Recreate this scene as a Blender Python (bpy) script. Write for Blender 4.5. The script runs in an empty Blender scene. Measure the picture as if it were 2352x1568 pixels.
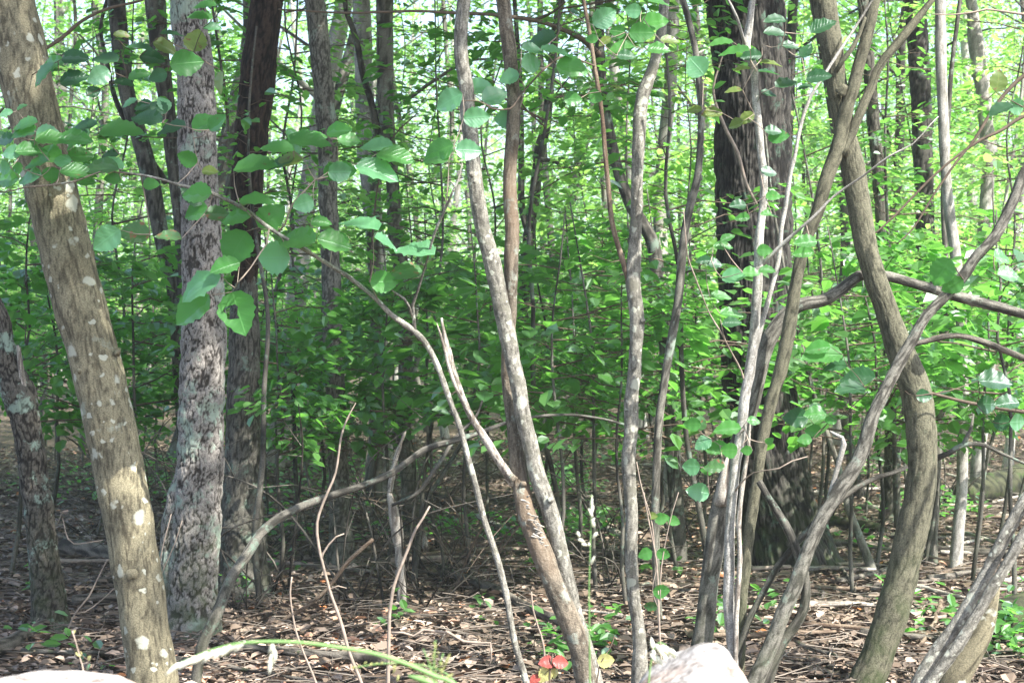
import bpy, bmesh, math, time
import numpy as np
from mathutils import Vector, Matrix

# ------------------------------------------------------------------ camera, light, exposure
sc = bpy.context.scene
COL = sc.collection
FPX, CX, CY, CAMH = 3730.0, 1176.0, 784.0, 1.5
cam_d = bpy.data.cameras.new('camera'); cam = bpy.data.objects.new('camera', cam_d); COL.objects.link(cam)
cam.location = (0, 0, CAMH); cam.rotation_euler = (math.radians(90), 0, 0)
cam_d.sensor_width = 36.0; cam_d.lens = 36.0*FPX/2352.0
cam_d.clip_start = 0.05; cam_d.clip_end = 800
cam_d.dof.use_dof = True; cam_d.dof.focus_distance = 6.8; cam_d.dof.aperture_fstop = 8.0
sc.camera = cam
SUN_EL = math.radians(50); SUN_AZ = math.atan2(0.62, -0.55)      # azimuth from +Y towards +X
S = Vector((math.sin(SUN_AZ)*math.cos(SUN_EL), math.cos(SUN_AZ)*math.cos(SUN_EL), math.sin(SUN_EL)))
w = bpy.data.worlds.new('World'); sc.world = w; w.use_nodes = True
nt = w.node_tree; nt.nodes.clear()
sky = nt.nodes.new('ShaderNodeTexSky'); sky.sky_type = 'NISHITA'; sky.sun_disc = False
sky.sun_elevation = SUN_EL; sky.sun_rotation = SUN_AZ; sky.dust_density = 2.0; sky.air_density = 1.0; sky.ozone_density = 1.0
bgn = nt.nodes.new('ShaderNodeBackground'); bgn.inputs[1].default_value = 0.15
outn = nt.nodes.new('ShaderNodeOutputWorld')
nt.links.new(sky.outputs[0], bgn.inputs[0]); nt.links.new(bgn.outputs[0], outn.inputs[0])
sl = bpy.data.lights.new('sun', 'SUN'); sl.energy = 5.0; sl.angle = math.radians(0.55); sl.color = (1.0, 0.955, 0.88)
so = bpy.data.objects.new('sun', sl); COL.objects.link(so)
so.rotation_euler = S.to_track_quat('Z', 'Y').to_euler()
sc.view_settings.view_transform = 'Standard'; sc.view_settings.look = 'None'
sc.view_settings.gamma = 1.0; sc.view_settings.use_curve_mapping = False
sc.view_settings.exposure = 1.72
sc.cycles.max_bounces = 8; sc.cycles.diffuse_bounces = 4; sc.cycles.glossy_bounces = 2
sc.cycles.transmission_bounces = 5; sc.cycles.transparent_max_bounces = 4
sc.cycles.sample_clamp_indirect = 4.0; sc.cycles.caustics_reflective = False; sc.cycles.caustics_refractive = False
sc.cycles.use_denoising = True
R = np.random.default_rng(11)
HAZE = .0016

# ------------------------------------------------------------------ helpers
def P(px, py, d):
    return np.array([(px-CX)/FPX*d, d, CAMH-(py-CY)/FPX*d])

def hash3(i, j, k, s):
    h = (i*374761393 + j*668265263 + k*2147483647 + s*1274126177) & 0xFFFFFFFF
    h = ((h ^ (h >> 13))*1274126177) & 0xFFFFFFFF
    h = h ^ (h >> 16)
    return (h & 0xFFFFFF)/float(0xFFFFFF)

def noise3(p, s=0):
    p = np.asarray(p, float); f = np.floor(p); i = f.astype(np.int64); t = p-f; t = t*t*(3-2*t)
    r = 0
    for a in (0, 1):
        for b in (0, 1):
            for c in (0, 1):
                wt = (t[..., 0] if a else 1-t[..., 0])*(t[..., 1] if b else 1-t[..., 1])*(t[..., 2] if c else 1-t[..., 2])
                r = r + wt*hash3(i[..., 0]+a, i[..., 1]+b, i[..., 2]+c, s)
    return r*2-1

def fbm(p, s=0, o=3):
    r = 0; a = 1; n = 0
    for q in range(o):
        r = r+a*noise3(np.asarray(p)*2**q, s+q*17); n += a; a *= .5
    return r/n

def bank(y):
    t = np.clip((5.6-y)/1.8, 0, 1); return 0.45*t*t*(3-2*t)

def gz(x, y):
    x = np.asarray(x, float); y = np.asarray(y, float)
    p = np.stack([x*.35, y*.35, x*0], -1)
    far = np.clip((y-30)/60, 0, 1)
    return bank(y)+0.05*fbm(p, 5)+far*far*6.0+np.clip((y-14)/20, 0, 1)*0.25*noise3(np.stack([x*.12, y*.12, x*0+3], -1), 9)

def spline(pts, step):
    """Catmull-Rom through rows of any width; first 3 columns are the position."""
    pts = np.asarray(pts, float)
    if len(pts) < 2: return pts
    q = np.vstack([2*pts[0]-pts[1], pts, 2*pts[-1]-pts[-2]])
    out = []
    for i in range(1, len(q)-2):
        n = max(1, int(np.linalg.norm(q[i+1][:3]-q[i][:3])/step))
        t = (np.arange(n)/n)[:, None]
        a, b, c, d = q[i-1], q[i], q[i+1], q[i+2]
        out.append(.5*((2*b)+(c-a)*t+(2*a-5*b+4*c-d)*t*t+(3*b-a-3*c+d)*t**3))
    out.append(pts[-1:])
    return np.vstack(out)

class MB:
    def __init__(s): s.v = []; s.f = []; s.n = 0; s.a = []; s.uv = []
    def add(s, v, f, a=None, uv=None):
        v = np.asarray(v, float); f = np.asarray(f, np.int64)
        s.v.append(v); s.f.append(f+s.n); s.n += len(v)
        s.a.append(np.zeros(len(v)) if a is None else np.broadcast_to(np.asarray(a, float), (len(v),)))
        s.uv.append(np.zeros((len(v), 2)) if uv is None else uv)
        return s
    def mesh(s, name, mats, smooth=True, origin=(0, 0, 0)):
        me = bpy.data.meshes.new(name)
        v = np.vstack(s.v)-np.asarray(origin, float)
        loops = np.concatenate([f.ravel() for f in s.f]); tot = np.concatenate([np.full(len(f), f.shape[1]) for f in s.f])
        st = np.concatenate([[0], np.cumsum(tot)[:-1]])
        me.vertices.add(len(v)); me.vertices.foreach_set('co', v.astype(np.float32).ravel())
        me.loops.add(len(loops)); me.loops.foreach_set('vertex_index', loops.astype(np.int32))
        me.polygons.add(len(tot)); me.polygons.foreach_set('loop_start', st.astype(np.int32)); me.polygons.foreach_set('loop_total', tot.astype(np.int32))
        me.polygons.foreach_set('use_smooth', np.full(len(tot), smooth))
        at = me.attributes.new('tint', 'FLOAT', 'POINT'); at.data.foreach_set('value', np.concatenate(s.a).astype(np.float32))
        ul = me.uv_layers.new(name='UVMap'); uv = np.vstack(s.uv)[loops]; ul.data.foreach_set('uv', uv.astype(np.float32).ravel())
        for m in (mats if isinstance(mats, (list, tuple)) else [mats]): me.materials.append(m)
        me.update(); me.validate()
        return me

def link(name, me, parent=None, loc=(0, 0, 0)):
    o = bpy.data.objects.new(name, me); COL.objects.link(o); o.location = loc
    if name in ('twigs', 'foliage', 'crown', 'limbs', 'seed_head'): o['kind'] = 'stuff'
    if parent is not None: o.parent = parent
    return o

def tag(o, label=None, cat=None, group=None, kind=None):
    if label: o['label'] = label
    if cat: o['category'] = cat
    if group: o['group'] = group
    if kind: o['kind'] = kind
    return o

def empty(name, loc, label, cat, group=None):
    o = bpy.data.objects.new(name, None); COL.objects.link(o); o.location = loc; o.empty_display_size = .2
    return tag(o, label, cat, group)

def tube(mb, pts, sides=12, rough=0.0, freq=14.0, seed=0, lump=0.0, cap=True, step=None, stretch=.13, crack=5.):
    """pts rows: x y z radius. Adds a tapered tube; bark relief as real displacement; 'tint' = ridge height 0..1."""
    pts = np.asarray(pts, float); n = len(pts); c = pts[:, :3]; r = pts[:, 3]
    t = np.gradient(c, axis=0); t /= np.linalg.norm(t, axis=1)[:, None]+1e-9
    up = np.array([0.13, 1.0, 0.07]) if abs(t[0][1]) < .8 else np.array([1.0, .1, 0.05])
    a = np.cross(t, up); a /= np.linalg.norm(a, axis=1)[:, None]+1e-9
    b = np.cross(t, a)
    th = np.arange(sides)/sides*2*math.pi
    ring = a[:, None, :]*np.cos(th)[None, :, None]+b[:, None, :]*np.sin(th)[None, :, None]
    L = np.concatenate([[0], np.cumsum(np.linalg.norm(np.diff(c, axis=0), axis=1))])
    # pattern space wraps round the stem and is stretched along it
    rm = max(float(r.mean()), .004)
    pat = np.stack([np.broadcast_to(np.cos(th)*rm, (n, sides)), np.broadcast_to(np.sin(th)*rm, (n, sides)), np.broadcast_to(L[:, None]*stretch, (n, sides))], -1)*freq
    warp = np.stack([fbm(pat*.5+9, seed+3, 2)]*3, -1)*.7
    rid = 1-np.abs(noise3(pat+warp, seed))*1.0
    rid2 = 1-np.abs(noise3(pat*2.1*np.array([1, 1, 1.6])+warp*2, seed+50))
    ridge = np.clip(1-np.maximum(np.maximum(rid, 0)**crack, .75*np.maximum(rid2, 0)**crack), 0, 1)
    ridge = np.clip(ridge*(1+.0)+.38*noise3(pat*np.array([2.6, 2.6, 5.])+7, seed+31)+.2*noise3(pat*np.array([.4, .4, 1.])+7, seed+32), 0, 1)
    rr = r[:, None]*(1+lump*fbm(pat*np.array([.25, .25, .8])+5, seed+9, 2))+rough*(ridge-.6)
    v = (c[:, None, :]+ring*rr[..., None]).reshape(-1, 3)
    i = np.arange(n-1)[:, None]*sides; j = np.arange(sides)[None, :]; k = (j+1) % sides
    f = np.stack([i+j, i+k, i+sides+k, i+sides+j], -1).reshape(-1, 4)
    uv = np.stack([np.broadcast_to(th/(2*math.pi), (n, sides)), np.broadcast_to(L[:, None], (n, sides))], -1).reshape(-1, 2)
    mb.add(v, f, ridge.ravel(), uv)
    if cap:
        base = mb.n-n*sides
        for e, idx in ((0, 0), (n-1, (n-1)*sides)):
            mb.add(c[e][None]+(t[e][None]*r[e]*.25*(1 if e else -1)), np.zeros((0, 3), int), 0.5)
            ci = mb.n-1
            ff = np.stack([np.full(sides, ci), base+idx+np.arange(sides), base+idx+(np.arange(sides)+1) % sides], -1)
            mb.f.append(ff if e else ff[:, ::-1])
    return mb

def px_path(pts, d, dslope=0.0, ground=True, top=0.0, topr=.5, wob=0.004, step=.05, seed=0, lean=0.0):
    """pts: (px,py,width_px[,depth]) from TOP to BOTTOM; gives rows x,y,z,r. Reaches the ground, goes on above the frame."""
    rows = []
    for p in pts:
        dd = p[3] if len(p) > 3 else d+dslope*(CY-p[1])/FPX*d
        q = P(p[0], p[1], dd); rows.append([*q, p[2]*.5/FPX*dd])
    rows = rows[::-1]                                          # bottom first
    if ground:
        a = np.array(rows[0]); b = np.array(rows[1]); z0 = float(gz(a[0], a[1]))
        if a[2] > z0+.01:
            dv = (a-b)[:3]; dv = dv/abs(dv[2])
            h = a[2]-z0+.06
            e = a[:3]+dv*h*np.array([.75, .75, 1]); rows.insert(0, [*e, a[3]*1.12])
        else:
            rows[0][2] = min(rows[0][2], z0-.05)
    if top > 0:
        a = np.array(rows[-1]); b = np.array(rows[-2]); dv = (a-b)[:3]; dv /= np.linalg.norm(dv)
        cur = a[:3].copy(); n = int(top/.6)+1; rr = np.random.default_rng(seed+77)
        for i in range(n):
            dv = dv*.9+np.array([0, 0, .1])+rr.normal(0, .05, 3); dv /= np.linalg.norm(dv)
            cur = cur+dv*top/n
            rows.append([*cur, a[3]*(1-(1-topr)*(i+1)/n)])
    s = spline(rows, step)
    k = np.arange(len(s))[:, None]*.13
    s[:, 0] += wob*noise3(np.hstack([k, k*0+seed, k*0]), seed); s[:, 3] *= 1+.03*noise3(np.hstack([k*2, k*0, k*0+seed]), seed+5)
    s[:, 3] = np.maximum(s[:, 3], .0008)
    return s

# ------------------------------------------------------------------ materials
def nmat(name):
    m = bpy.data.materials.new(name); m.use_nodes = True; t = m.node_tree; t.nodes.clear()
    return m, t, lambda k, **kw: _nd(t, k, kw)
def _nd(t, k, kw):
    n = t.nodes.new('ShaderNode'+k)
    for a, b in kw.items():
        if a.startswith('i_'): n.inputs[a[2:].replace('_', ' ')].default_value = b
        else: setattr(n, a, b)
    return n
def ramp(N, L, src, stops, interp='LINEAR'):
    r = N('ValToRGB'); r.color_ramp.interpolation = interp; e = r.color_ramp.elements
    while len(e) < len(stops): e.new(.5)
    for x, (p, c) in zip(e, stops):
        x.position = p; x.color = (c, c, c, 1) if not isinstance(c, (tuple, list)) else (*c, 1)
    L(src, r.inputs[0]); return r
def mixc(N, L, fac, a, b, mode='MIX'):
    m = N('Mix', data_type='RGBA', blend_type=mode)
    for s, x in ((0, fac), (6, a), (7, b)):
        if hasattr(x, 'is_linked') or hasattr(x, 'links'): L(x, m.inputs[s])
        else: m.inputs[s].default_value = x if not isinstance(x, (tuple, list)) else (*x, 1)
    return m.outputs[2]

def bark(name, dark, light, lichen=(.36, .45, .36), lich_amt=.3, lich_scale=9., spot=0.0, spot_scale=11., warm=None, moss=0.0, rgh=.85, bump=.4, ridge=(.25, .8), streak=.4, zs=.16):
    m, t, N = nmat(name); L = t.links.new; dark = tuple(x*.72 for x in dark); light = tuple(x*.78 for x in light); lichen = tuple(x*.8 for x in lichen)
    tc = N('TexCoord'); co = tc.outputs['Object']
    mp = N('Mapping'); mp.inputs['Scale'].default_value = (1, 1, zs); L(co, mp.inputs[0])
    at = N('Attribute', attribute_name='tint')
    n1 = N('TexNoise', i_Scale=60., i_Detail=5., i_Roughness=.65); L(mp.outputs[0], n1.inputs['Vector'])
    n2 = N('TexNoise', i_Scale=4.5, i_Detail=3.); L(co, n2.inputs['Vector'])
    n3 = N('TexNoise', i_Scale=170., i_Detail=3., i_Roughness=.7); L(co, n3.inputs['Vector'])
    rf = ramp(N, L, at.outputs['Fac'], [(ridge[0], 0.), (ridge[1], 1.)])
    ad = N('Math', operation='MULTIPLY_ADD'); L(n1.outputs[0], ad.inputs[0]); ad.inputs[1].default_value = streak*1.6; ad.inputs[2].default_value = -streak*.8
    ad2 = N('Math', operation='ADD', use_clamp=True); L(rf.outputs[0], ad2.inputs[0]); L(ad.outputs[0], ad2.inputs[1])
    c = mixc(N, L, ad2.outputs[0], dark, light)
    fine = ramp(N, L, n3.outputs[0], [(.35, .5), (.65, 1.4)])
    c = mixc(N, L, .8, c, fine.outputs[0], 'MULTIPLY')
    big = ramp(N, L, n2.outputs[0], [(.3, .7), (.7, 1.2)])
    c = mixc(N, L, .8, c, big.outputs[0], 'MULTIPLY')
    if warm:
        n5 = N('TexNoise', i_Scale=2.3, i_Detail=4.); L(co, n5.inputs['Vector'])
        wf = ramp(N, L, n5.outputs[0], [(.5, 0.), (.68, .8)]); c = mixc(N, L, wf.outputs[0], c, warm)
    if lich_amt > 0:
        n4 = N('TexNoise', i_Scale=lich_scale, i_Detail=6., i_Roughness=.72); L(co, n4.inputs['Vector'])
        th = .68-.28*lich_amt
        lf = ramp(N, L, n4.outputs[0], [(th, 0.), (th+.05, .9)])
        lm = N('Math', operation='MULTIPLY'); L(lf.outputs[0], lm.inputs[0]); L(ramp(N, L, at.outputs['Fac'], [(.1, .15), (.5, 1.)]).outputs[0], lm.inputs[1])
        c = mixc(N, L, lm.outputs[0], c, lichen)
    if spot > 0:
        nn = N('TexNoise', i_Scale=25., i_Detail=2.); L(co, nn.inputs['Vector'])
        wv = N('Mix', data_type='VECTOR'); wv.inputs[0].default_value = .05; L(co, wv.inputs[4]); L(nn.outputs['Color'], wv.inputs[5])
        for sc_, thr, rad in ((spot_scale, 1-spot, .30), (spot_scale*2.3, 1-spot*.9, .33)):
            vo = N('TexVoronoi', i_Scale=sc_); L(wv.outputs[1], vo.inputs['Vector'])
            sx = N('SeparateColor'); L(vo.outputs['Color'], sx.inputs[0])
            g1 = N('Math', operation='GREATER_THAN'); L(sx.outputs[0], g1.inputs[0]); g1.inputs[1].default_value = thr
            rd = N('Math', operation='MULTIPLY_ADD'); L(sx.outputs[1], rd.inputs[0]); rd.inputs[1].default_value = .22; rd.inputs[2].default_value = rad-.1
            su = N('Math', operation='SUBTRACT'); L(rd.outputs[0], su.inputs[0]); L(vo.outputs['Distance'], su.inputs[1])
            g2 = ramp(N, L, su.outputs[0], [(0., 0.), (.09, .85)])
            g = N('Math', operation='MULTIPLY'); L(g1.outputs[0], g.inputs[0]); L(g2.outputs[0], g.inputs[1])
            c = mixc(N, L, g.outputs[0], c, (.40, .41, .34))
    if moss > 0:
        sp = N('SeparateXYZ'); L(co, sp.inputs[0])
        zf = ramp(N, L, sp.outputs[2], [(0.0, moss), (.75, 0.)])
        nm = N('TexNoise', i_Scale=12., i_Detail=5.); L(co, nm.inputs['Vector'])
        mf = N('Math', operation='MULTIPLY'); L(zf.outputs[0], mf.inputs[0]); L(ramp(N, L, nm.outputs[0], [(.38, 0.), (.6, 1.)]).outputs[0], mf.inputs[1])
        c = mixc(N, L, mf.outputs[0], c, (.045, .065, .022))
    bs = N('BsdfPrincipled'); bs.inputs['Roughness'].default_value = rgh; bs.inputs['Specular IOR Level'].default_value = .25
    L(c, bs.inputs['Base Color'])
    bp = N('Bump', i_Strength=bump, i_Distance=.006); hs = N('Math', operation='ADD'); L(n1.outputs[0], hs.inputs[0]); L(n3.outputs[0], hs.inputs[1]); L(hs.outputs[0], bp.inputs['Height'])
    L(bp.outputs[0], bs.inputs['Normal'])
    o = N('OutputMaterial'); L(bs.outputs[0], o.inputs[0]); return m

def leafmat(name, c0, c1, tr, gloss=.09, rough=.36, transl=.45, veins=False, blotch=None, fres=.10):
    m, t, N = nmat(name); L = t.links.new
    at = N('Attribute', attribute_name='tint'); oi = N('ObjectInfo')
    ad = N('Math', operation='MULTIPLY_ADD'); L(oi.outputs['Random'], ad.inputs[0]); ad.inputs[1].default_value = .55; L(at.outputs['Fac'], ad.inputs[2])
    r = ramp(N, L, ad.outputs[0], [(.1, c0), (1.1, c1)])
    rt = ramp(N, L, ad.outputs[0], [(.1, tuple(x*.8 for x in tr)), (1.1, tuple(x*1.25 for x in tr))])
    c = r.outputs[0]; ct = rt.outputs[0]; nrm = None
    if veins:
        uv = N('UVMap'); sp = N('SeparateXYZ'); L(uv.outputs[0], sp.inputs[0])
        ab = N('Math', operation='ABSOLUTE'); L(sp.outputs[1], ab.inputs[0])
        s1 = N('Math', operation='MULTIPLY_ADD'); L(ab.outputs[0], s1.inputs[0]); s1.inputs[1].default_value = -.75; L(sp.outputs[0], s1.inputs[2])
        s2 = N('Math', operation='MULTIPLY'); L(s1.outputs[0], s2.inputs[0]); s2.inputs[1].default_value = 8.*2*math.pi
        s3 = N('Math', operation='COSINE'); L(s2.outputs[0], s3.inputs[0])
        vf = ramp(N, L, s3.outputs[0], [(.82, 0.), (1., .3)])
        mid = ramp(N, L, ab.outputs[0], [(.006, .45), (.02, 0.)])
        mx = N('Math', operation='MAXIMUM'); L(vf.outputs[0], mx.inputs[0]); L(mid.outputs[0], mx.inputs[1])
        c = mixc(N, L, mx.outputs[0], c, tuple(min(1, x*2.0+.03) for x in c1)); ct = mixc(N, L, mx.outputs[0], ct, tuple(x*.5 for x in tr))
        bp = N('Bump', i_Strength=.5, i_Distance=.004, invert=True); L(mx.outputs[0], bp.inputs['Height']); nrm = bp.outputs[0]
        tcn = N('TexCoord'); nz = N('TexNoise', i_Scale=3.5, i_Detail=4.)
        L(tcn.outputs['Object'], nz.inputs['Vector'])
        if blotch:
            va = N('VectorMath', operation='ADD'); L(tcn.outputs['Object'], va.inputs[0]); cmb = N('CombineXYZ'); mm = N('Math', operation='MULTIPLY'); L(oi.outputs['Random'], mm.inputs[0]); mm.inputs[1].default_value = 40.; L(mm.outputs[0], cmb.inputs[0]); L(cmb.outputs[0], va.inputs[1]); L(va.outputs[0], nz.inputs['Vector'])
            bf = ramp(N, L, nz.outputs[0], [(blotch[1], 0.), (blotch[1]+.05, 1.)]); c = mixc(N, L, bf.outputs[0], c, blotch[0]); ct = mixc(N, L, bf.outputs[0], ct, tuple(x*.6 for x in blotch[0]))
    df = N('BsdfDiffuse'); tl = N('BsdfTranslucent'); gl = N('BsdfGlossy', i_Roughness=rough); gl.inputs[0].default_value = (.9, .95, 1, 1)
    L(c, df.inputs[0]); L(ct, tl.inputs[0])
    if nrm: L(nrm, df.inputs['Normal']); L(nrm, gl.inputs['Normal'])
    m1 = N('MixShader'); m1.inputs[0].default_value = transl; L(df.outputs[0], m1.inputs[1]); L(tl.outputs[0], m1.inputs[2])
    lw = N('Fresnel', i_IOR=1.42); fm = N('Math', operation='MULTIPLY_ADD', use_clamp=True); L(lw.outputs[0], fm.inputs[0]); fm.inputs[1].default_value = fres; fm.inputs[2].default_value = gloss*.12
    m2 = N('MixShader'); L(fm.outputs[0], m2.inputs[0]); L(m1.outputs[0], m2.inputs[1]); L(gl.outputs[0], m2.inputs[2])
    o = N('OutputMaterial'); L(m2.outputs[0], o.inputs[0]); return m

def plain(name, c, rough=.8, nscale=30., var=.3, spec=.3, c2=None):
    m, t, N = nmat(name); L = t.links.new
    tc = N('TexCoord'); n = N('TexNoise', i_Scale=nscale, i_Detail=5.); L(tc.outputs['Object'], n.inputs['Vector'])
    f = ramp(N, L, n.outputs[0], [(.3, tuple(x*(1-var) for x in c)), (.7, tuple(min(1, x*(1+var)) for x in (c2 or c)))])
    b = N('BsdfPrincipled'); b.inputs['Roughness'].default_value = rough; b.inputs['Specular IOR Level'].default_value = spec
    L(f.outputs[0], b.inputs['Base Color'])
    bp = N('Bump', i_Strength=.4, i_Distance=.004); L(n.outputs[0], bp.inputs['Height']); L(bp.outputs[0], b.inputs['Normal'])
    o = N('OutputMaterial'); L(b.outputs[0], o.inputs[0]); return m

M = {}
M['maple'] = bark('maple_bark', (.10, .088, .058), (.27, .243, .16), lich_amt=.18, lichen=(.30, .32, .25), lich_scale=5., spot=.34, spot_scale=11., moss=.0, streak=.5, ridge=(.1, .75), zs=.2)
M['oak_lichen'] = bark('oak_bark_lichened', (.055, .048, .042), (.36, .335, .305), lichen=(.36, .45, .37), lich_amt=.52, lich_scale=5., moss=.8, ridge=(.25, .75), bump=.8, zs=.35)
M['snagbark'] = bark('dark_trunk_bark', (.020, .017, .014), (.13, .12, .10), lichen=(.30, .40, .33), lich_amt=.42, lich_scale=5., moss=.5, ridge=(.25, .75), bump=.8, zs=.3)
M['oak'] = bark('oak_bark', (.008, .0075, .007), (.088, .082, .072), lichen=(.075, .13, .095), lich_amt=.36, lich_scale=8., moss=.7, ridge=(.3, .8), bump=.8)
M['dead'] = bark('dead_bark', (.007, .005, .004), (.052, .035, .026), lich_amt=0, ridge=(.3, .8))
M['grey'] = bark('grey_bark', (.07, .066, .055), (.235, .225, .19), lich_amt=.4, lichen=(.28, .34, .28), lich_scale=6., moss=.4, zs=.3)
M['greydark'] = bark('dark_grey_bark', (.04, .038, .032), (.15, .142, .12), lichen=(.18, .24, .19), lich_amt=.45, moss=.3, zs=.3)
M['hazel'] = bark('witch_hazel_bark', (.12, .113, .094), (.37, .355, .305), lich_amt=.5, lichen=(.17, .165, .13), lich_scale=9., spot=.42, spot_scale=15., bump=.7, streak=1.1, zs=.7, ridge=(-.5, 1.1))
M['hazelbrown'] = bark('brown_stem_bark', (.085, .07, .052), (.25, .215, .165), lich_amt=.4, lichen=(.29, .31, .26), lich_scale=11., warm=(.17, .12, .08), bump=.7, streak=1.0, zs=.7, ridge=(-.5, 1.1))
M['smooth'] = bark('smooth_olive_bark', (.055, .055, .036), (.17, .163, .112), lich_amt=.3, lichen=(.085, .095, .06), lich_scale=6., moss=.8, streak=.7, bump=.6, zs=.4, ridge=(-.2, .7))
M['pale'] = bark('pale_bark', (.24, .23, .20), (.54, .52, .48), lich_amt=.35, lichen=(.30, .29, .25), lich_scale=10., bump=.6, streak=.9, zs=.6, ridge=(-.5, 1.0))
M['redstem'] = bark('reddish_bark', (.12, .08, .055), (.26, .20, .145), lich_amt=.2, bump=.3, zs=.5)
M['deadwood'] = bark('bleached_deadwood', (.20, .17, .14), (.52, .48, .42), lich_amt=0, streak=.9, bump=.5)
M['log'] = bark('log_bark', (.03, .027, .022), (.20, .18, .15), lich_amt=.3, lichen=(.08, .10, .05), bump=.6, zs=.4)
M['twig'] = plain('twig_wood', (.10, .075, .055), .8)
M['twigpale'] = plain('pale_twig_wood', (.26, .21, .17), .8)
M['leaf0'] = leafmat('leaf_green', (.022, .105, .026), (.065, .21, .045), (.16, .54, .09), veins=True, blotch=((.22, .13, .06), .68))
M['leaf1'] = leafmat('leaf_sunlit', (.065, .21, .095), (.11, .30, .14), (.20, .58, .14), gloss=.35, transl=.5, veins=True, blotch=((.28, .2, .1), .72))  # lit copy of the leaf: sun highlights put into a paler green
M['leaf2'] = leafmat('leaf_shaded', (.018, .068, .030), (.032, .105, .042), (.05, .19, .035), veins=True)  # shadowed copy of the leaf: shade put into a darker green
M['leaf3'] = leafmat('leaf_olive', (.085, .14, .030), (.14, .19, .045), (.20, .32, .05), veins=True, blotch=((.2, .12, .05), .62))
M['leaf4'] = leafmat('leaf_blotched', (.045, .13, .045), (.07, .17, .06), (.12, .25, .05), veins=True, blotch=((.26, .14, .07), .60))
M['leafred'] = leafmat('leaf_red', (.26, .04, .04), (.38, .09, .07), (.32, .06, .05), veins=True)
M['leafyel'] = leafmat('leaf_yellow', (.42, .44, .16), (.55, .52, .22), (.55, .5, .16), veins=True)
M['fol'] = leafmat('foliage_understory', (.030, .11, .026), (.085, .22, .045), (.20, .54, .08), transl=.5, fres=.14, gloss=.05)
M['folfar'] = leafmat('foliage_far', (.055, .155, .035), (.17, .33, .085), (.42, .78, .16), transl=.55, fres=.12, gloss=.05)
M['crown'] = leafmat('crown_leaves', (.022, .08, .020), (.055, .15, .035), (.08, .26, .035), transl=.35)

# ground
m, t, N = nmat('forest_floor'); L = t.links.new
tc = N('TexCoord'); n1 = N('TexNoise', i_Scale=1.1, i_Detail=8., i_Roughness=.6); L(tc.outputs['Object'], n1.inputs['Vector'])
vo = N('TexVoronoi', i_Scale=16.); L(tc.outputs['Object'], vo.inputs['Vector'])
vo2 = N('TexVoronoi', i_Scale=37.); L(tc.outputs['Object'], vo2.inputs['Vector'])
sx = N('SeparateColor'); L(vo.outputs['Color'], sx.inputs[0])
c = ramp(N, L, sx.outputs[0], [(0., (.04, .03, .022)), (.5, (.11, .08, .058)), (1., (.22, .165, .125))]).outputs[0]
c = mixc(N, L, .7, c, ramp(N, L, vo2.outputs['Distance'], [(0., 1.2), (.6, .5)]).outputs[0], 'MULTIPLY')
c = mixc(N, L, .8, c, ramp(N, L, n1.outputs[0], [(.3, .5), (.7, 1.3)]).outputs[0], 'MULTIPLY')
b = N('BsdfPrincipled'); b.inputs['Roughness'].default_value = .9; b.inputs['Specular IOR Level'].default_value = .15; L(c, b.inputs['Base Color'])
bp = N('Bump', i_Strength=.9, i_Distance=.03); L(vo.outputs['Distance'], bp.inputs['Height']); L(bp.outputs[0], b.inputs['Normal'])
o = N('OutputMaterial'); L(b.outputs[0], o.inputs[0]); M['ground'] = m
# litter
m, t, N = nmat('dry_leaves'); L = t.links.new
at = N('Attribute', attribute_name='tint')
c = ramp(N, L, at.outputs['Fac'], [(0., (.045, .033, .026)), (.35, (.14, .105, .077)), (.7, (.29, .22, .17)), (.93, (.44, .36, .30)), (1., (.40, .16, .06))]).outputs[0]
b = N('BsdfPrincipled'); b.inputs['Roughness'].default_value = .62; b.inputs['Specular IOR Level'].default_value = .35; L(c, b.inputs['Base Color'])
o = N('OutputMaterial'); L(b.outputs[0], o.inputs[0]); M['litter'] = m

# ------------------------------------------------------------------ setting: ground, litter
def axis(a, b, fine0, fine1, fs, cs):
    return np.concatenate([np.arange(a, fine0, cs), np.arange(fine0, fine1, fs), np.arange(fine1, b, cs)])
xs = axis(-140, 141, -8, 8, .2, 2.5); ys = axis(-30, 240, 2, 26, .15, 2.5)
X, Y = np.meshgrid(xs, ys); Z = gz(X, Y)
Z = Z+np.where((Y < 27) & (abs(X) < 9), .02*noise3(np.stack([X*3, Y*3, X*0], -1), 2), 0)
nx, ny = len(xs), len(ys)
i = np.arange(ny-1)[:, None]*nx; j = np.arange(nx-1)[None, :]
f = np.stack([i+j, i+j+1, i+nx+j+1, i+nx+j], -1).reshape(-1, 4)
g = MB().add(np.stack([X, Y, Z], -1).reshape(-1, 3), f)
tag(link('ground', g.mesh('ground', M['ground'])), kind='structure')

def leaves_mesh(mb, pos, axis_, nrm, ln, wd, tint, curl=.12, rich=True):
    """Many small leaves: folded along the midrib, four or eight triangles each."""
    n = len(pos); ax = axis_/(np.linalg.norm(axis_, axis=1)[:, None]+1e-9)
    sd = np.cross(nrm, ax); sd /= np.linalg.norm(sd, axis=1)[:, None]+1e-9
    up = np.cross(ax, sd)
    L_ = ln[:, None]; W = wd[:, None]
    prof = [(0, 0, 0), (.28, .42, 1), (.68, .40, .9), (1., 0, -1.0), (.68, -.40, .9), (.28, -.42, 1)]
    vs = []
    for (a, s_, z) in prof:
        vs.append(pos+ax*L_*a+sd*W*s_*1.0+up*L_*curl*z)
    v = np.stack(vs, 1).reshape(-1, 3)
    k = np.arange(n)[:, None]*6
    f = np.concatenate([k+np.array([[0, 1, 2, 3]]), k+np.array([[0, 3, 4, 5]])], 0)
    mb.add(v, f, np.repeat(tint, 6)); return mb

def unit(v): return v/(np.linalg.norm(v, axis=-1, keepdims=True)+1e-9)

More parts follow.
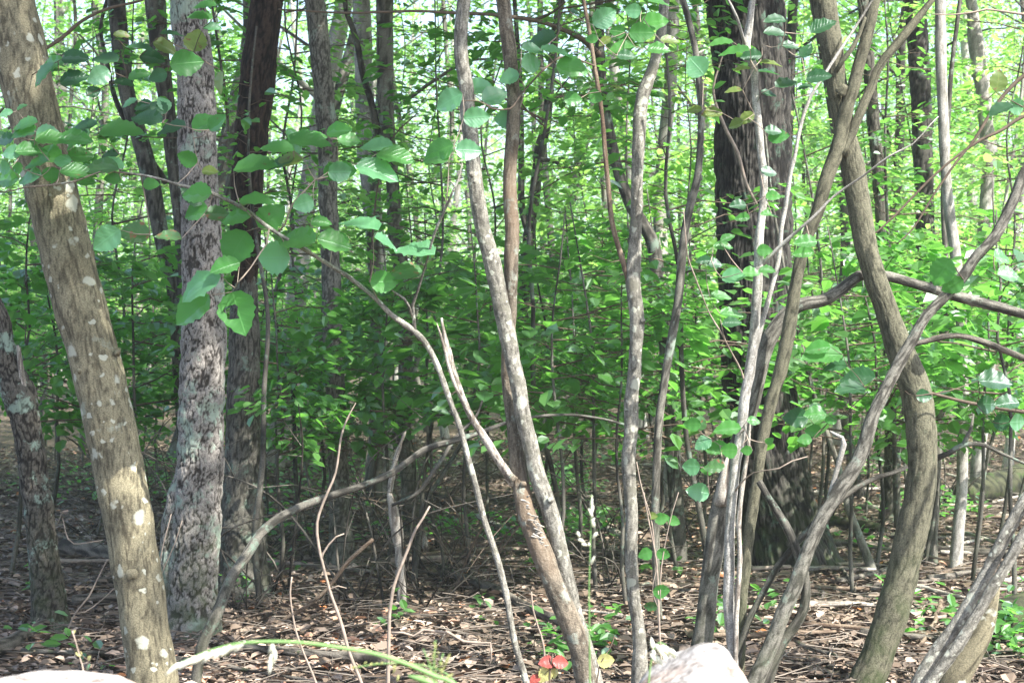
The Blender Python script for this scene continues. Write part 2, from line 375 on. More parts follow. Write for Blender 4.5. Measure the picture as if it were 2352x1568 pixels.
n = 125000
u = R.random(n); d = 5.2+(24-5.2)*u**1.25
x = (R.random(n)-.5)*2*(.36*d+.4); y = d
z = gz(x, y)+.012+R.random(n)**2*.045
az = R.random(n)*2*math.pi; tilt = R.normal(0, .24, (n, 2))
ax = np.stack([np.cos(az), np.sin(az), R.normal(0, .17, n)], -1); nr = np.stack([tilt[:, 0], tilt[:, 1], np.ones(n)], -1)
ln = .014+.085*R.random(n)**2.1; wd = ln*R.uniform(.4, .9, n)
patch = fbm(np.stack([x*.8, y*.8, x*0], -1), 31)
z = z-np.where(fbm(np.stack([x*1.7, y*1.3, x*0+5], -1), 44) < -.16, .05*(R.random(n) < .75), 0)
tint = np.clip(R.beta(1.5, 2.1, n)+patch*.5, 0, .97); tint[R.random(n) < .012] = 1
lb = leaves_mesh(MB(), np.stack([x, y, z], -1), ax, nr, ln, wd, tint, curl=.11)
tag(link('leaf_litter', lb.mesh('leaf_litter', M['litter'], smooth=False)), 'dry brown oak and maple leaves covering the forest floor', 'fallen leaves', kind='stuff')

# ------------------------------------------------------------------ plant variants
def spray_set(sprays, leaf, nper, seed, droop=.1, mb=None, tw=None, tv=.42):
    """sprays: list of (origin, azimuth, length, rise). Flat sprays of leaves on a branch with side twigs."""
    r = np.random.default_rng(seed); mb = mb or MB()
    for (o, a, Ln, rise) in sprays:
        dirv = np.array([math.cos(a), math.sin(a), rise]); side = np.array([-math.sin(a), math.cos(a), 0.])
        n = max(6, int(nper*Ln*r.uniform(.8, 1.2)))
        t = r.uniform(.15, 1.0, n); sgn = r.choice([-1, 1], n); off = r.random(n)**.8*.42*Ln*(1.05-t)+.02
        pos = np.asarray(o)+dirv*(t*Ln)[:, None]+side*(sgn*off)[:, None]+dirv*(off*.6)[:, None]
        pos[:, 2] += -droop*(t*Ln)**2*.35+r.normal(0, .05, n)
        ax = dirv*.7+side*(sgn*r.uniform(.2, 1.0, n))[:, None]; ax[:, 2] += r.normal(-.25, .3, n)
        nr = np.stack([r.normal(0, tv, n), r.normal(-.12, tv, n), np.ones(n)], -1)
        ln = leaf*r.uniform(.65, 1.25, n)
        leaves_mesh(mb, pos, unit(ax), unit(nr), ln, ln*r.uniform(.55, .8, n), np.clip(r.normal(.5, .25)+r.normal(0, .15, n), 0, 1), curl=.07)
        if tw is not None:
            k = 5; tt = np.linspace(0, 1, k); pts = np.asarray(o)+dirv*(tt*Ln)[:, None]; pts[:, 2] += -droop*(tt*Ln)**2*.35+r.normal(0, .02, k)*(tt > 0)
            tube(tw, np.hstack([pts, ((1-tt*.8)*.0065*Ln**.7)[:, None]]), 4, cap=False)
            for q in range(int(4*Ln)+1):
                s0 = r.uniform(.2, .85); b0 = np.asarray(o)+dirv*s0*Ln; b0[2] -= droop*(s0*Ln)**2*.35
                e = b0+(side*r.choice([-1, 1])*.36+dirv*.3)*Ln*(1.05-s0)*r.uniform(.6, 1.1)
                tube(tw, np.array([[*b0, .003], [*((b0+e)/2+r.normal(0, .02, 3)), .0022], [*e, .001]]), 3, cap=False)
    return mb

def sapling_variant(name, z0, z1, rad, nspr, leaf, nper, seed, mat, stem_r=.014, H=None):
    r = np.random.default_rng(seed); H = H or z1+.3
    st = MB(); tw = MB()
    kz = np.linspace(0, H, 9); bx = np.cumsum(r.normal(0, .05*H/4, 9)); by = np.cumsum(r.normal(0, .05*H/4, 9)); bx -= bx[0]; by -= by[0]
    rows = np.stack([bx, by, kz, stem_r*(1-.75*kz/H)], -1); s = spline(rows, .12); s[0, 2] -= .05
    tube(st, s, 7, rough=.001, seed=seed)
    sp = []
    for q in range(nspr):
        z = z0+(z1-z0)*(q+r.random())/nspr; ii = min(len(s)-1, int(z/H*len(s))); tzz = (z-z0)/(z1-z0+1e-6)
        sp.append(((s[ii, 0], s[ii, 1], z), r.random()*2*math.pi+q*2.4, rad*r.uniform(.55, 1.15)*(1-.45*tzz), r.uniform(-.02, .35)))
    mb = spray_set(sp, leaf, nper, seed+1, tw=tw)
    return (st.mesh(name+'_stem', M['greydark']), tw.mesh(name+'_twigs', M['twig']), mb.mesh(name+'_foliage', mat, smooth=False))

SV = {
 'low': [sapling_variant('low', .80, 1.9, 1.05, 18, .088+.006*i, 54, 100+i, M['fol']) for i in range(4)],
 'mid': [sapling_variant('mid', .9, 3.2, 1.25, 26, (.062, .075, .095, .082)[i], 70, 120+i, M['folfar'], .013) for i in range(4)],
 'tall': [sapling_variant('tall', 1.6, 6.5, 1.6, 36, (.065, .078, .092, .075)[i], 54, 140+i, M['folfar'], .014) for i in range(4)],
 'big': [sapling_variant('big', .9, 1.9, 1.0, 12, .12, 26, 160+i, M['fol']) for i in range(3)],
}
def crown_variant(seed, rad, h, nspr, leaf, nper, mat):
    r = np.random.default_rng(seed); sp = []; tw = MB()
    for q in range(nspr):
        z = h*((q+r.random())/nspr); a = q*2.4+r.random(); rr = rad*math.sqrt(max(.1, 1-(2*z/h-.9)**2*.8))
        inner = r.uniform(0, .55)*rr; o = (math.cos(a)*inner, math.sin(a)*inner, z)
        sp.append((o, a+r.normal(0, .7), rr-inner+.3, r.uniform(0, .4)))
        if r.random() < .6: tube(tw, np.array([[0, 0, max(0, z-.8*inner), .03], [o[0]*.5, o[1]*.5, z-.3*inner, .022], [*o, .012]]), 5, cap=False)
    mb = spray_set(sp, leaf, nper, seed+1, tw=None)
    return tw.mesh('crown_limbs', M['greydark']), mb.mesh('crown_leaves', mat, smooth=False)
CR = [crown_variant(200+i, 3.0, 5.5, 62, .125, 66, M['crown']) for i in range(3)]
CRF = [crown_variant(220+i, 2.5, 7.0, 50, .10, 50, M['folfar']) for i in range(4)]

def add_sapling(kind, x, y, rz, s, label, group=None, cat='sapling', name='sapling'):
    v = SV[kind][int(R.integers(len(SV[kind])))]
    e = empty(name, (x, y, float(gz(x, y))), label, cat, group); e.rotation_euler.z = rz; e.scale = (s, s, s)
    link('stem', v[0], e); link('twigs', v[1], e); link('foliage', v[2], e)
    return e

def add_crown(root, xyz, seed, s=1.0, far=False, mats=None):
    v = (CRF if far else CR)[seed % (4 if far else 3)]
    base = np.array(root.location); loc = tuple(np.asarray(xyz)-base)
    c = link('crown', v[1], root, loc); c.rotation_euler.z = seed*1.3; c.scale = (s, s, s)
    l = link('limbs', v[0], root, loc); l.rotation_euler.z = seed*1.3; l.scale = (s, s, s)

def woody(name, label, cat, stems, crown=None, group=None):
    """stems: list of dicts {n, pts, d, mat, ...}; the first gives the base."""
    root = None; out = []
    for k, s in enumerate(stems):
        path = px_path(s['pts'], s['d'], s.get('ds', 0), s.get('ground', k == 0), s.get('top', 0), s.get('topr', .5), s.get('wob', .004), s.get('step', .035), seed=s.get('seed', k+len(name)))
        if s.get('flare'):
            z = path[:, 2]-path[0, 2]; path[:, 3] *= 1+s['flare']*np.exp(-z/.14)
        if root is None:
            b0 = path[0, :3].copy(); b0[2] = float(gz(b0[0], b0[1])); root = empty(name, tuple(b0), label, cat, group)
        mb = MB(); rad = float(path[:, 3].mean())
        tube(mb, path, s.get('sides', 14 if rad < .03 else 24), rough=s.get('rough', .0015), freq=s.get('freq', 30.), seed=s.get('seed', k), lump=s.get('lump', .06), stretch=s.get('stretch', .13), crack=s.get('crack', 5.))
        for (kp, kr, kl) in s.get('knobs', []):                    # scars and stubs
            q = P(kp[0], kp[1], kp[2]); q2 = q+np.asarray(kl)
            tube(mb, spline([[*q, kr*1.3], [*((q+q2)/2), kr], [*q2, kr*.75]], .01), 9, rough=.004, freq=60)
        me = mb.mesh(s.get('n', 'stem'), M[s['mat']], origin=b0)
        out.append((link(s.get('n', 'stem'), me, root), path))
    if crown:
        top = out[0][1][-1, :3]
        for q, (dx, dy, dz, sc_) in enumerate(crown): add_crown(root, (top[0]+dx, top[1]+dy, top[2]+dz), len(name)+q+int(abs(top[0]*7)), sc_)
    return root, out

def S_(*a): return list(a)
T = {}
# left maple
T['A'] = woody('maple_tree', 'thick leaning maple at the left, olive bark dotted with round pale lichen spots', 'tree', [
  dict(n='trunk', pts=[(20, 0, 120), (68, 215, 119), (116, 430, 118), (160, 607, 117), (206, 784, 116), (235, 900, 115), (264, 1034, 113), (288, 1160, 112), (310, 1284, 110), (335, 1450, 111), (351, 1568, 113)], d=6.5, mat='maple', top=4.5, sides=90, step=.018, rough=.0018, freq=70, lump=.05, topr=.7,
       knobs=[((268, 812, 6.45), .012, (.012, -.01, .012)), ((303, 1318, 6.41), .024, (0, -.014, 0)), ((186, 852, 6.42), .014, (-.006, -.012, 0))])],
  crown=[(0, 0, -2.2, 1.0), (1.2, -.8, -1.2, 1.0), (3.4, -2.6, -.9, .85), (1.6, -2.2, .3, .8)])  # outlying crowns are unseen, added on the sun side to shade the trunk
T['B'] = woody('oak_tree', 'upright oak with rough bark crusted in pale green lichen, behind the spotted maple', 'tree', [
  dict(n='trunk', pts=[(430, 0, 78), (445, 120, 80), (450, 175, 82), (452, 300, 86), (460, 500, 86), (466, 650, 94), (468, 784, 100), (463, 900, 101), (461, 1034, 103), (456, 1134, 106), (450, 1234, 108), (444, 1340, 108), (440, 1460, 116)], d=8.2, mat='oak_lichen', top=5, sides=150, step=.010, rough=.011, freq=66, stretch=.26, crack=6, lump=.05, flare=.4, topr=.7),
  dict(n='stem', pts=[(412, 1080, 14), (404, 1134, 34), (396, 1200, 44), (392, 1300, 50), (405, 1400, 50), (420, 1465, 60)], d=8.2, mat='oak_lichen', ground=True, sides=70, rough=.008, freq=55, step=.010, stretch=.36, crack=6)],
  crown=[(0, 0, -2.4, 1.0), (1.5, -1, -1.4, 1.0)])
T['C'] = woody('maple_tree', 'slender grey trunk leaning left behind the spotted maple', 'tree', [
  dict(n='trunk', pts=[(262, -40, 41), (267, 0, 41), (276, 100, 39), (290, 200, 36), (308, 270, 38), (330, 350, 41), (346, 420, 40), (362, 500, 37), (378, 580, 33), (395, 650, 28), (408, 800, 30), (420, 1000, 30), (430, 1330, 36)], d=11.5, mat='greydark', top=4, rough=.004, freq=40, sides=28),
  dict(n='branch', pts=[(255, -30, 10), (232, 60, 9), (245, 140, 10), (262, 220, 12), (292, 285, 14), (338, 352, 12), (382, 420, 16)], d=11.6, mat='greydark')],
  crown=[(0, 0, -2.5, 1.0)])
T['D'] = woody('maple_tree', 'grey trunk tapering down beside the lichened oak, pale lichen flecks', 'tree', [
  dict(n='trunk', pts=[(350, -30, 48), (356, 0, 47), (366, 100, 42), (376, 180, 38), (385, 250, 36), (395, 350, 33), (405, 440, 30), (412, 500, 28), (420, 650, 28), (432, 900, 30), (440, 1280, 34)], d=11, mat='greydark', top=4, rough=.004, freq=40, sides=28)],
  crown=[(.5, -.5, -2.5, .9)])
T['E'] = woody('dead_tree', 'dark charred looking dead tree behind the lichened oak, wet brown bark', 'tree', [
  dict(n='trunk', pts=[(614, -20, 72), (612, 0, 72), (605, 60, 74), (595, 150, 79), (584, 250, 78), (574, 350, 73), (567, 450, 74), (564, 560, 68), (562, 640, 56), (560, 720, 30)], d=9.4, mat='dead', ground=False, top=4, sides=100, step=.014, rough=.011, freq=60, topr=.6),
  dict(n='trunk', pts=[(562, 560, 30), (562, 640, 52), (562, 700, 64), (561, 760, 68), (560, 884, 72), (558, 1034, 82), (557, 1134, 92), (558, 1234, 102), (561, 1334, 114), (565, 1385, 134)], d=9.4, mat='greydark', ground=True, sides=110, step=.012, rough=.008, freq=50, flare=.1, stretch=.2)])
T['F'] = woody('maple_tree', 'straight grey trunk to the right of the dark dead tree', 'tree', [
  dict(n='trunk', pts=[(720, -20, 46), (722, 0, 46), (728, 35, 47), (738, 150, 47), (750, 300, 46), (754, 450, 44), (759, 600, 44), (763, 750, 45), (770, 900, 45), (776, 1050, 46), (781, 1180, 50), (786, 1312, 62)], d=10.7, mat='grey', top=4.5, rough=.004, freq=60, sides=70, step=.015, flare=.3, stretch=.22)],
  crown=[(0, 0, -2.5, 1.0), (1, -1.4, -1.8, .9)])
T['G'] = woody('maple_tree', 'grey trunk joined by a thin dark leaning stem, left of the paired stems', 'tree', [
  dict(n='trunk', pts=[(882, -20, 38), (883, 0, 38), (885, 150, 38), (889, 275, 36), (896, 350, 28), (903, 450, 30), (909, 540, 34), (922, 620, 36), (930, 720, 36), (932, 850, 34), (928, 1000, 36), (940, 1110, 42), (948, 1190, 48)], d=12.5, mat='grey', top=4, rough=.005, freq=40, sides=28),
  dict(n='branch', pts=[(790, -20, 11), (796, 25, 12), (808, 60, 13), (820, 100, 14), (834, 175, 16), (854, 240, 16), (870, 310, 18), (888, 380, 22)], d=12.5, mat='greydark', top=1.5)],
  crown=[(0, 0, -2.0, 1.0)])
T['I'] = woody('birch_tree', 'pale sunlit trunk further back, seen between the grey trunks at the upper left centre', 'tree', [
  dict(n='trunk', pts=[(828, -30, 40), (832, 60, 42), (836, 200, 42), (842, 320, 44), (852, 450, 44), (866, 600, 40), (875, 900, 42), (880, 1090, 48)], d=15.5, mat='pale', top=4, rough=.008, freq=30, sides=24)])

# paired-stem witch hazel in the centre
T['J'] = woody('witch_hazel', 'witch hazel in the centre with two crossing stems, a snapped stub and an arching stem', 'shrub', [
  dict(n='stem', pts=[(1064, -30, 30), (1065, 0, 31), (1058, 100, 32), (1069, 200, 34), (1080, 300, 35), (1091, 400, 35), (1105, 500, 36), (1131, 600, 38), (1150, 700, 38), (1169, 784, 38), (1189, 884, 36), (1210, 984, 35), (1234, 1084, 38), (1264, 1184, 40), (1290, 1284, 38), (1313, 1384, 40), (1338, 1470, 38), (1366, 1568, 38)], d=6.5, mat='hazel', top=1.6, sides=40, step=.015, rough=.0025, freq=60, topr=.5,
       knobs=[((1085, 402, 6.48), .011, (-.01, -.008, .01)), ((1091, 418, 6.42), .006, (0, -.008, 0)), ((1262, 1150, 6.46), .012, (.014, -.004, .01))]),
  dict(n='stem', pts=[(1154, -30, 32, 6.6), (1155, 0, 32, 6.6), (1160, 60, 33, 6.6), (1168, 100, 33, 6.6), (1178, 200, 31, 6.6), (1178, 300, 32, 6.6), (1171, 400, 31, 6.6), (1174, 500, 33, 6.6), (1176, 600, 32, 6.6), (1175, 690, 28, 6.6), (1168, 784, 28, 6.6), (1166, 834, 30, 6.6), (1168, 884, 32, 6.6), (1179, 984, 34, 6.57), (1189, 1084, 36, 6.55), (1201, 1134, 42, 6.52), (1211, 1184, 44, 6.5), (1229, 1234, 47, 6.48), (1251, 1284, 50, 6.46), (1270, 1334, 49, 6.45), (1290, 1384, 48, 6.45), (1312, 1440, 48, 6.45), (1330, 1490, 47, 6.45), (1350, 1568, 48, 6.45)], d=6.6, mat='hazelbrown', ground=True, top=1.5, sides=44, step=.015, rough=.003, freq=60,
       knobs=[((1180, 1102, 6.5), .017, (-.012, -.002, .02)), ((1200, 1112, 6.5), .012, (.014, -.008, .004))]),
  dict(n='broken_stem', pts=[(1016, 730, 4, 6.4), (1019, 750, 8, 6.4), (1028, 800, 14, 6.4), (1040, 850, 15, 6.4), (1054, 890, 16, 6.42), (1072, 934, 16, 6.44), (1100, 984, 17, 6.46), (1129, 1034, 19, 6.48), (1150, 1065, 20, 6.5), (1180, 1110, 22, 6.54)], d=6.4, mat='deadwood', rough=.003, freq=70, sides=16, step=.012),
  dict(n='splinter', pts=[(1005, 742, 2, 6.38), (1012, 765, 6, 6.38), (1024, 810, 8, 6.39), (1035, 860, 8, 6.39), (1050, 900, 6, 6.4)], d=6.4, mat='deadwood', sides=8),
  dict(n='stem', pts=[(275, 395, 4, 6.1), (350, 407, 6, 6.1), (420, 427, 7, 6.1), (490, 445, 8, 6.1), (565, 482, 9, 6.12), (615, 520, 9, 6.15), (700, 575, 9, 6.2), (784, 625, 10, 6.25), (814, 645, 10, 6.28), (864, 685, 11, 6.3), (904, 725, 12, 6.33), (949, 757, 14, 6.35), (977, 786, 14, 6.37), (1000, 834, 13, 6.4), (1020, 884, 13, 6.4), (1040, 934, 13, 6.4), (1058, 984, 13, 6.4), (1084, 1084, 14, 6.4), (1110, 1184, 14, 6.4), (1128, 1234, 14, 6.4), (1143, 1284, 15, 6.4), (1156, 1334, 14, 6.4), (1168, 1384, 15, 6.4), (1185, 1484, 15, 6.4), (1208, 1568, 16, 6.4)], d=6.4, mat='redstem' if 0 else 'hazel', ground=True, rough=.0012, freq=70, sides=16, step=.02),
  dict(n='branch', pts=[(1060, 375, 3, 6.1), (1050, 415, 4, 6.1), (1036, 445, 5, 6.1), (1024, 475, 6, 6.15), (999, 535, 6, 6.2), (979, 605, 6, 6.25), (959, 665, 7, 6.3), (946, 700, 8, 6.33), (948, 725, 8, 6.35), (951, 757, 9, 6.35)], d=6.3, mat='hazel', sides=10),
  dict(n='branch', pts=[(895, 660, 4, 6.3), (902, 668, 5, 6.3), (929, 687, 6, 6.3), (940, 705, 6, 6.33), (947, 728, 7, 6.35)], d=6.3, mat='hazel', sides=10),
  dict(n='twig', pts=[(0, 441, 3, 6.0), (30, 438, 3, 6.0), (60, 430, 4, 6.0), (110, 426, 4, 6.0), (175, 416, 5, 6.0), (230, 395, 4, 6.05), (290, 398, 4, 6.1)], d=6, mat='hazelbrown', sides=8),
  dict(n='twig', pts=[(545, 650, 3, 6.05), (557, 637, 3, 6.05), (575, 615, 3, 6.07), (598, 580, 4, 6.1), (612, 560, 4, 6.12), (618, 523, 4, 6.15)], d=6.1, mat='twigpale', sides=8),
  dict(n='twig', pts=[(755, 405, 3, 6.1), (725, 413, 4, 6.1), (700, 440, 4, 6.1), (672, 470, 4, 6.12), (655, 515, 4, 6.15), (640, 532, 5, 6.17)], d=6.1, mat='twigpale', sides=8)])

# torn bark splinters on the brown stem where it rubs against the grey one
mb = MB(); rr_ = np.random.default_rng(3); b0 = np.array(T['J'][0].location)
for q in range(30):
    t_ = rr_.random(); px = 1207+46*t_+rr_.normal(0, 4); py = 1135+160*t_; a_ = P(px, py, 6.44); ln_ = rr_.uniform(.012, .035)
    dv = np.array([rr_.uniform(.3, 1.), -rr_.uniform(.1, .5), rr_.uniform(-.5, .35)])*ln_
    tube(mb, np.array([[*(a_-dv*.4), .004], [*(a_+dv*.3), rr_.uniform(.003, .006)], [*(a_+dv), .001]]), 5, rough=.001, freq=90)
tag(link('torn_bark', mb.mesh('torn_bark', M['deadwood'], origin=b0), T['J'][0]), kind='stuff')
# single grey stem with reddish fork
T['N'] = woody('witch_hazel', 'single grey stem with a thin reddish fork, right of the crossing pair', 'shrub', [
  dict(n='stem', pts=[(1530, -30, 24), (1525, 10, 24), (1518, 75, 23), (1502, 150, 26), (1486, 190, 30), (1474, 225, 31), (1469, 300, 30), (1465, 400, 28), (1463, 500, 28), (1459, 575, 30), (1454, 650, 34), (1460, 700, 33), (1463, 735, 33), (1462, 784, 31), (1454, 884, 31), (1450, 984, 32), (1444, 1084, 31), (1449, 1184, 30), (1449, 1284, 31), (1453, 1334, 29), (1458, 1384, 29), (1464, 1434, 30), (1468, 1484, 33), (1471, 1568, 38)], d=6.9, mat='hazel', top=1.5, sides=36, step=.015, rough=.0022, freq=60, flare=.15,
       knobs=[((1474, 738, 6.88), .012, (.012, -.002, .006))]),
  dict(n='branch', pts=[(1336, -30, 8), (1339, 0, 9), (1352, 70, 9), (1364, 150, 9), (1374, 200, 10), (1386, 275, 10), (1392, 350, 11), (1399, 425, 11), (1406, 500, 11), (1419, 560, 12), (1434, 610, 14), (1448, 655, 16)], d=6.9, mat='redstem', top=.8, sides=12),
  dict(n='twig', pts=[(1010, 235, 2, 6.3), (1098, 232, 3, 6.3), (1130, 250, 3, 6.35), (1170, 250, 4, 6.4), (1190, 225, 4, 6.5), (1215, 195, 4, 6.6), (1260, 150, 5, 6.7), (1300, 130, 4, 6.8), (1366, 152, 5, 6.88)], d=6.5, mat='twig', sides=8)])
T['O'] = woody('maple_tree', 'dark grey trunk curving down behind the single forked stem', 'tree', [
  dict(n='trunk', pts=[(1378, 60, 20), (1380, 130, 22), (1386, 225, 23), (1399, 300, 23), (1414, 375, 24), (1434, 435, 26), (1454, 480, 28), (1480, 520, 29), (1499, 560, 30), (1510, 625, 32), (1518, 690, 34), (1528, 784, 32), (1535, 900, 30), (1545, 1050, 32), (1560, 1270, 38)], d=10.8, mat='greydark', top=4, rough=.004, freq=40, sides=24),
  dict(n='branch', pts=[(640, 22, 4, 8.6), (784, 30, 5, 8.8), (880, 28, 6, 9), (960, 26, 7, 9.2), (1040, 30, 8, 9.5), (1140, 35, 9, 9.8), (1230, 48, 10, 10), (1290, 68, 11, 10.3), (1340, 92, 13, 10.6), (1379, 130, 16, 10.8)], d=9.5, mat='twig', sides=10),
  dict(n='branch', pts=[(1300, 5, 4, 9.9), (1270, 28, 6, 10), (1240, 42, 8, 10.1), (1215, 48, 8, 10.1)], d=10, mat='twig', sides=8)],
  crown=[(0, 0, -3, 1.0)])
T['P'] = woody('sapling', 'slim grey stem between the forked stem and the thick oak', 'tree', [
  dict(n='stem', pts=[(1560, -20, 14), (1568, 0, 14), (1582, 50, 14), (1598, 120, 14), (1608, 200, 15), (1611, 300, 15), (1603, 400, 17), (1588, 460, 18), (1576, 520, 19), (1566, 600, 20), (1556, 690, 20), (1541, 784, 20), (1525, 884, 19), (1513, 984, 19), (1507, 1134, 19), (1508, 1284, 18), (1512, 1420, 18)], d=8.6, mat='grey', top=3, sides=16, rough=.0015, freq=50)],
  crown=[(0, 0, -1.5, .7)])
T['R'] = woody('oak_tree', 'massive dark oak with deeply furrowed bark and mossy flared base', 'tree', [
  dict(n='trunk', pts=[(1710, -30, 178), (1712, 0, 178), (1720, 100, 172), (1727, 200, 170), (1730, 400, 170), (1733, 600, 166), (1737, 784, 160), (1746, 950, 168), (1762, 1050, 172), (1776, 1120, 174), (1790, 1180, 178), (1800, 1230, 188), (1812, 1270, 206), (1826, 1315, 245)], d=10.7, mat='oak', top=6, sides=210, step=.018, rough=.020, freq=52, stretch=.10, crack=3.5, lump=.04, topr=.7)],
  crown=[(0, 0, -3.5, 1.2), (-1.8, -1, -2.6, 1.1), (2.0, -2.2, -1.2, .8)])  # third crown out of view, added sunward so the right side stays shaded
# pale clump
T['S'] = woody('witch_hazel', 'pale stem clump rising in front of the thick oak, bleached dead stem at its side', 'shrub', [
  dict(n='stem', pts=[(1730, -30, 16), (1728, 0, 16), (1723, 45, 17), (1718, 80, 18), (1714, 115, 20), (1728, 150, 19), (1733, 190, 17), (1736, 225, 17), (1741, 270, 17), (1744, 300, 17), (1750, 360, 18), (1755, 400, 18), (1755, 450, 18), (1751, 500, 19), (1745, 550, 20), (1743, 600, 21), (1740, 650, 22), (1737, 700, 22), (1732, 784, 24), (1724, 834, 25), (1716, 884, 24), (1710, 934, 23), (1704, 984, 23), (1696, 1034, 24), (1687, 1084, 23), (1681, 1134, 22), (1677, 1184, 23), (1674, 1284, 25), (1675, 1384, 26), (1680, 1484, 25), (1685, 1568, 26)], d=6.7, mat='pale', top=1.2, sides=30, step=.015, rough=.002, freq=60),
  dict(n='dead_stem', pts=[(1722, 960, 4), (1717, 1030, 8), (1708, 1090, 10), (1701, 1140, 10), (1696, 1209, 11), (1701, 1284, 12), (1695, 1384, 12), (1692, 1470, 12), (1690, 1568, 12)], d=6.66, mat='deadwood', ground=True, sides=14, rough=.002, freq=80),
  dict(n='branch', pts=[(1883, 190, 7), (1862, 225, 8), (1848, 260, 9), (1837, 305, 9), (1828, 350, 9), (1813, 410, 10), (1803, 475, 10), (1793, 525, 10), (1788, 595, 11), (1768, 675, 11), (1748, 750, 12), (1736, 800, 13)], d=6.75, mat='pale', top=.8, sides=12),
  dict(n='branch', pts=[(2155, 268, 2, 6.5), (2138, 285, 3, 6.5), (2098, 330, 4, 6.5), (2043, 360, 5, 6.5), (1983, 405, 6, 6.55), (1918, 450, 6, 6.6), (1868, 500, 7, 6.6), (1803, 555, 8, 6.65), (1748, 607, 9, 6.7)], d=6.6, mat='pale', sides=10),
  dict(n='branch', pts=[(1660, -20, 5, 6.6), (1680, 15, 6, 6.6), (1692, 40, 7, 6.6), (1702, 70, 7, 6.65), (1712, 108, 9, 6.7)], d=6.6, mat='pale', sides=10),
  dict(n='twig', pts=[(1568, 480, 2, 6.3), (1572, 540, 3, 6.3), (1578, 590, 3, 6.35), (1600, 650, 3, 6.4), (1630, 720, 3, 6.5), (1655, 760, 4, 6.5), (1675, 800, 4, 6.6), (1700, 850, 5, 6.68), (1712, 890, 6, 6.7)], d=6.5, mat='twigpale', sides=8),
  dict(n='twig', pts=[(1855, 1048, 2, 6.5), (1820, 1058, 3, 6.5), (1790, 1075, 3, 6.5), (1755, 1080, 3, 6.55), (1730, 1085, 3, 6.6), (1700, 1110, 4, 6.65), (1684, 1135, 5, 6.7)], d=6.5, mat='twigpale', sides=8)])
T['W'] = woody('witch_hazel', 'brown stem leaning right that forks near the top, crossing the olive trunk', 'shrub', [
  dict(n='stem', pts=[(2015, -30, 26), (2008, 0, 26), (1993, 75, 27), (1973, 150, 28), (1953, 220, 30), (1938, 280, 32), (1925, 340, 34), (1898, 415, 31), (1878, 490, 29), (1862, 530, 28), (1848, 565, 28), (1830, 640, 28), (1820, 700, 30), (1808, 784, 32), (1787, 870, 30), (1774, 920, 28), (1757, 984, 27), (1741, 1084, 26), (1725, 1184, 26), (1714, 1284, 25), (1705, 1384, 24), (1700, 1480, 24), (1696, 1568, 24)], d=6.95, mat='smooth', top=1.5, sides=30, step=.015, rough=.0025, freq=50),
  dict(n='branch', pts=[(2160, -30, 13), (2143, 0, 14), (2126, 22, 16), (2108, 45, 18), (2068, 95, 20), (2033, 135, 20), (2015, 165, 20), (2003, 200, 20), (1990, 230, 21), (1968, 280, 22), (1950, 320, 24), (1932, 355, 26)], d=6.95, mat='smooth', top=1., sides=24, rough=.002, freq=50)])
T['X'] = woody('maple_tree', 'lichened grey trunk bending into a long low bough that crosses behind the olive trunk', 'tree', [
  dict(n='trunk', pts=[(2420, 738, 20), (2352, 722, 22), (2280, 702, 23), (2233, 690, 24), (2168, 672, 23), (2095, 650, 22), (2040, 635, 22), (1990, 630, 24), (1965, 640, 26), (1930, 668, 28), (1890, 690, 29), (1845, 698, 30), (1806, 722, 32), (1775, 762, 34), (1757, 800, 36), (1744, 850, 36), (1728, 920, 35), (1708, 984, 36), (1680, 1060, 38), (1660, 1134, 41), (1647, 1209, 43), (1636, 1284, 43), (1624, 1384, 45), (1610, 1490, 48), (1604, 1568, 52)], d=7.1, mat='grey', sides=32, step=.02, rough=.003, freq=45),
  dict(n='broken_stub', pts=[(1672, 1050, 6), (1668, 1070, 18), (1662, 1110, 26), (1654, 1160, 28)], d=7.06, mat='deadwood', sides=14, rough=.006, freq=60),
  dict(n='branch', pts=[(2420, 850, 12), (2352, 822, 14), (2300, 800, 15), (2250, 782, 15), (2200, 770, 14), (2150, 778, 13), (2100, 790, 13), (2060, 800, 12)], d=7.5, mat='log', sides=14, rough=.003)])
T['V'] = woody('beech_tree', 'smooth olive trunk at the right that kinks and curves down to the ground', 'tree', [
  dict(n='trunk', pts=[(1890, -40, 52), (1894, 0, 53), (1910, 100, 51), (1922, 200, 48), (1930, 250, 48), (1939, 300, 48), (1950, 350, 51), (1960, 400, 54), (1968, 450, 54), (1978, 500, 54), (1990, 560, 52), (2003, 620, 52), (2033, 700, 53), (2054, 770, 58), (2073, 820, 64), (2092, 865, 69), (2106, 910, 70), (2117, 984, 68), (2120, 1040, 67), (2117, 1084, 67), (2107, 1160, 70), (2098, 1204, 72), (2080, 1284, 70), (2056, 1384, 74), (2022, 1484, 75), (1990, 1568, 78)], d=7.0, mat='smooth', top=4, sides=90, step=.012, rough=.003, freq=70, lump=.04,
     knobs=[((1930, 215, 6.93), .02, (.02, -.02, .03))]),
  dict(n='branch', pts=[(1990, 40, 5), (1974, 80, 9), (1955, 115, 11), (1935, 140, 12), (1920, 165, 11)], d=6.9, mat='smooth', sides=12),
  dict(n='branch', pts=[(2400, 1085, 5), (2352, 1063, 6), (2300, 1040, 7), (2262, 1022, 9), (2215, 1020, 12), (2180, 1040, 13), (2150, 1052, 14)], d=7.1, mat='greydark', sides=12),
  dict(n='branch', pts=[(2236, 950, 4), (2230, 985, 8), (2218, 1008, 10), (2212, 1022, 12)], d=7.1, mat='greydark', sides=12)],
  crown=[(0, 0, -2, 1.0), (-1.0, -1.2, -1.0, .8)])
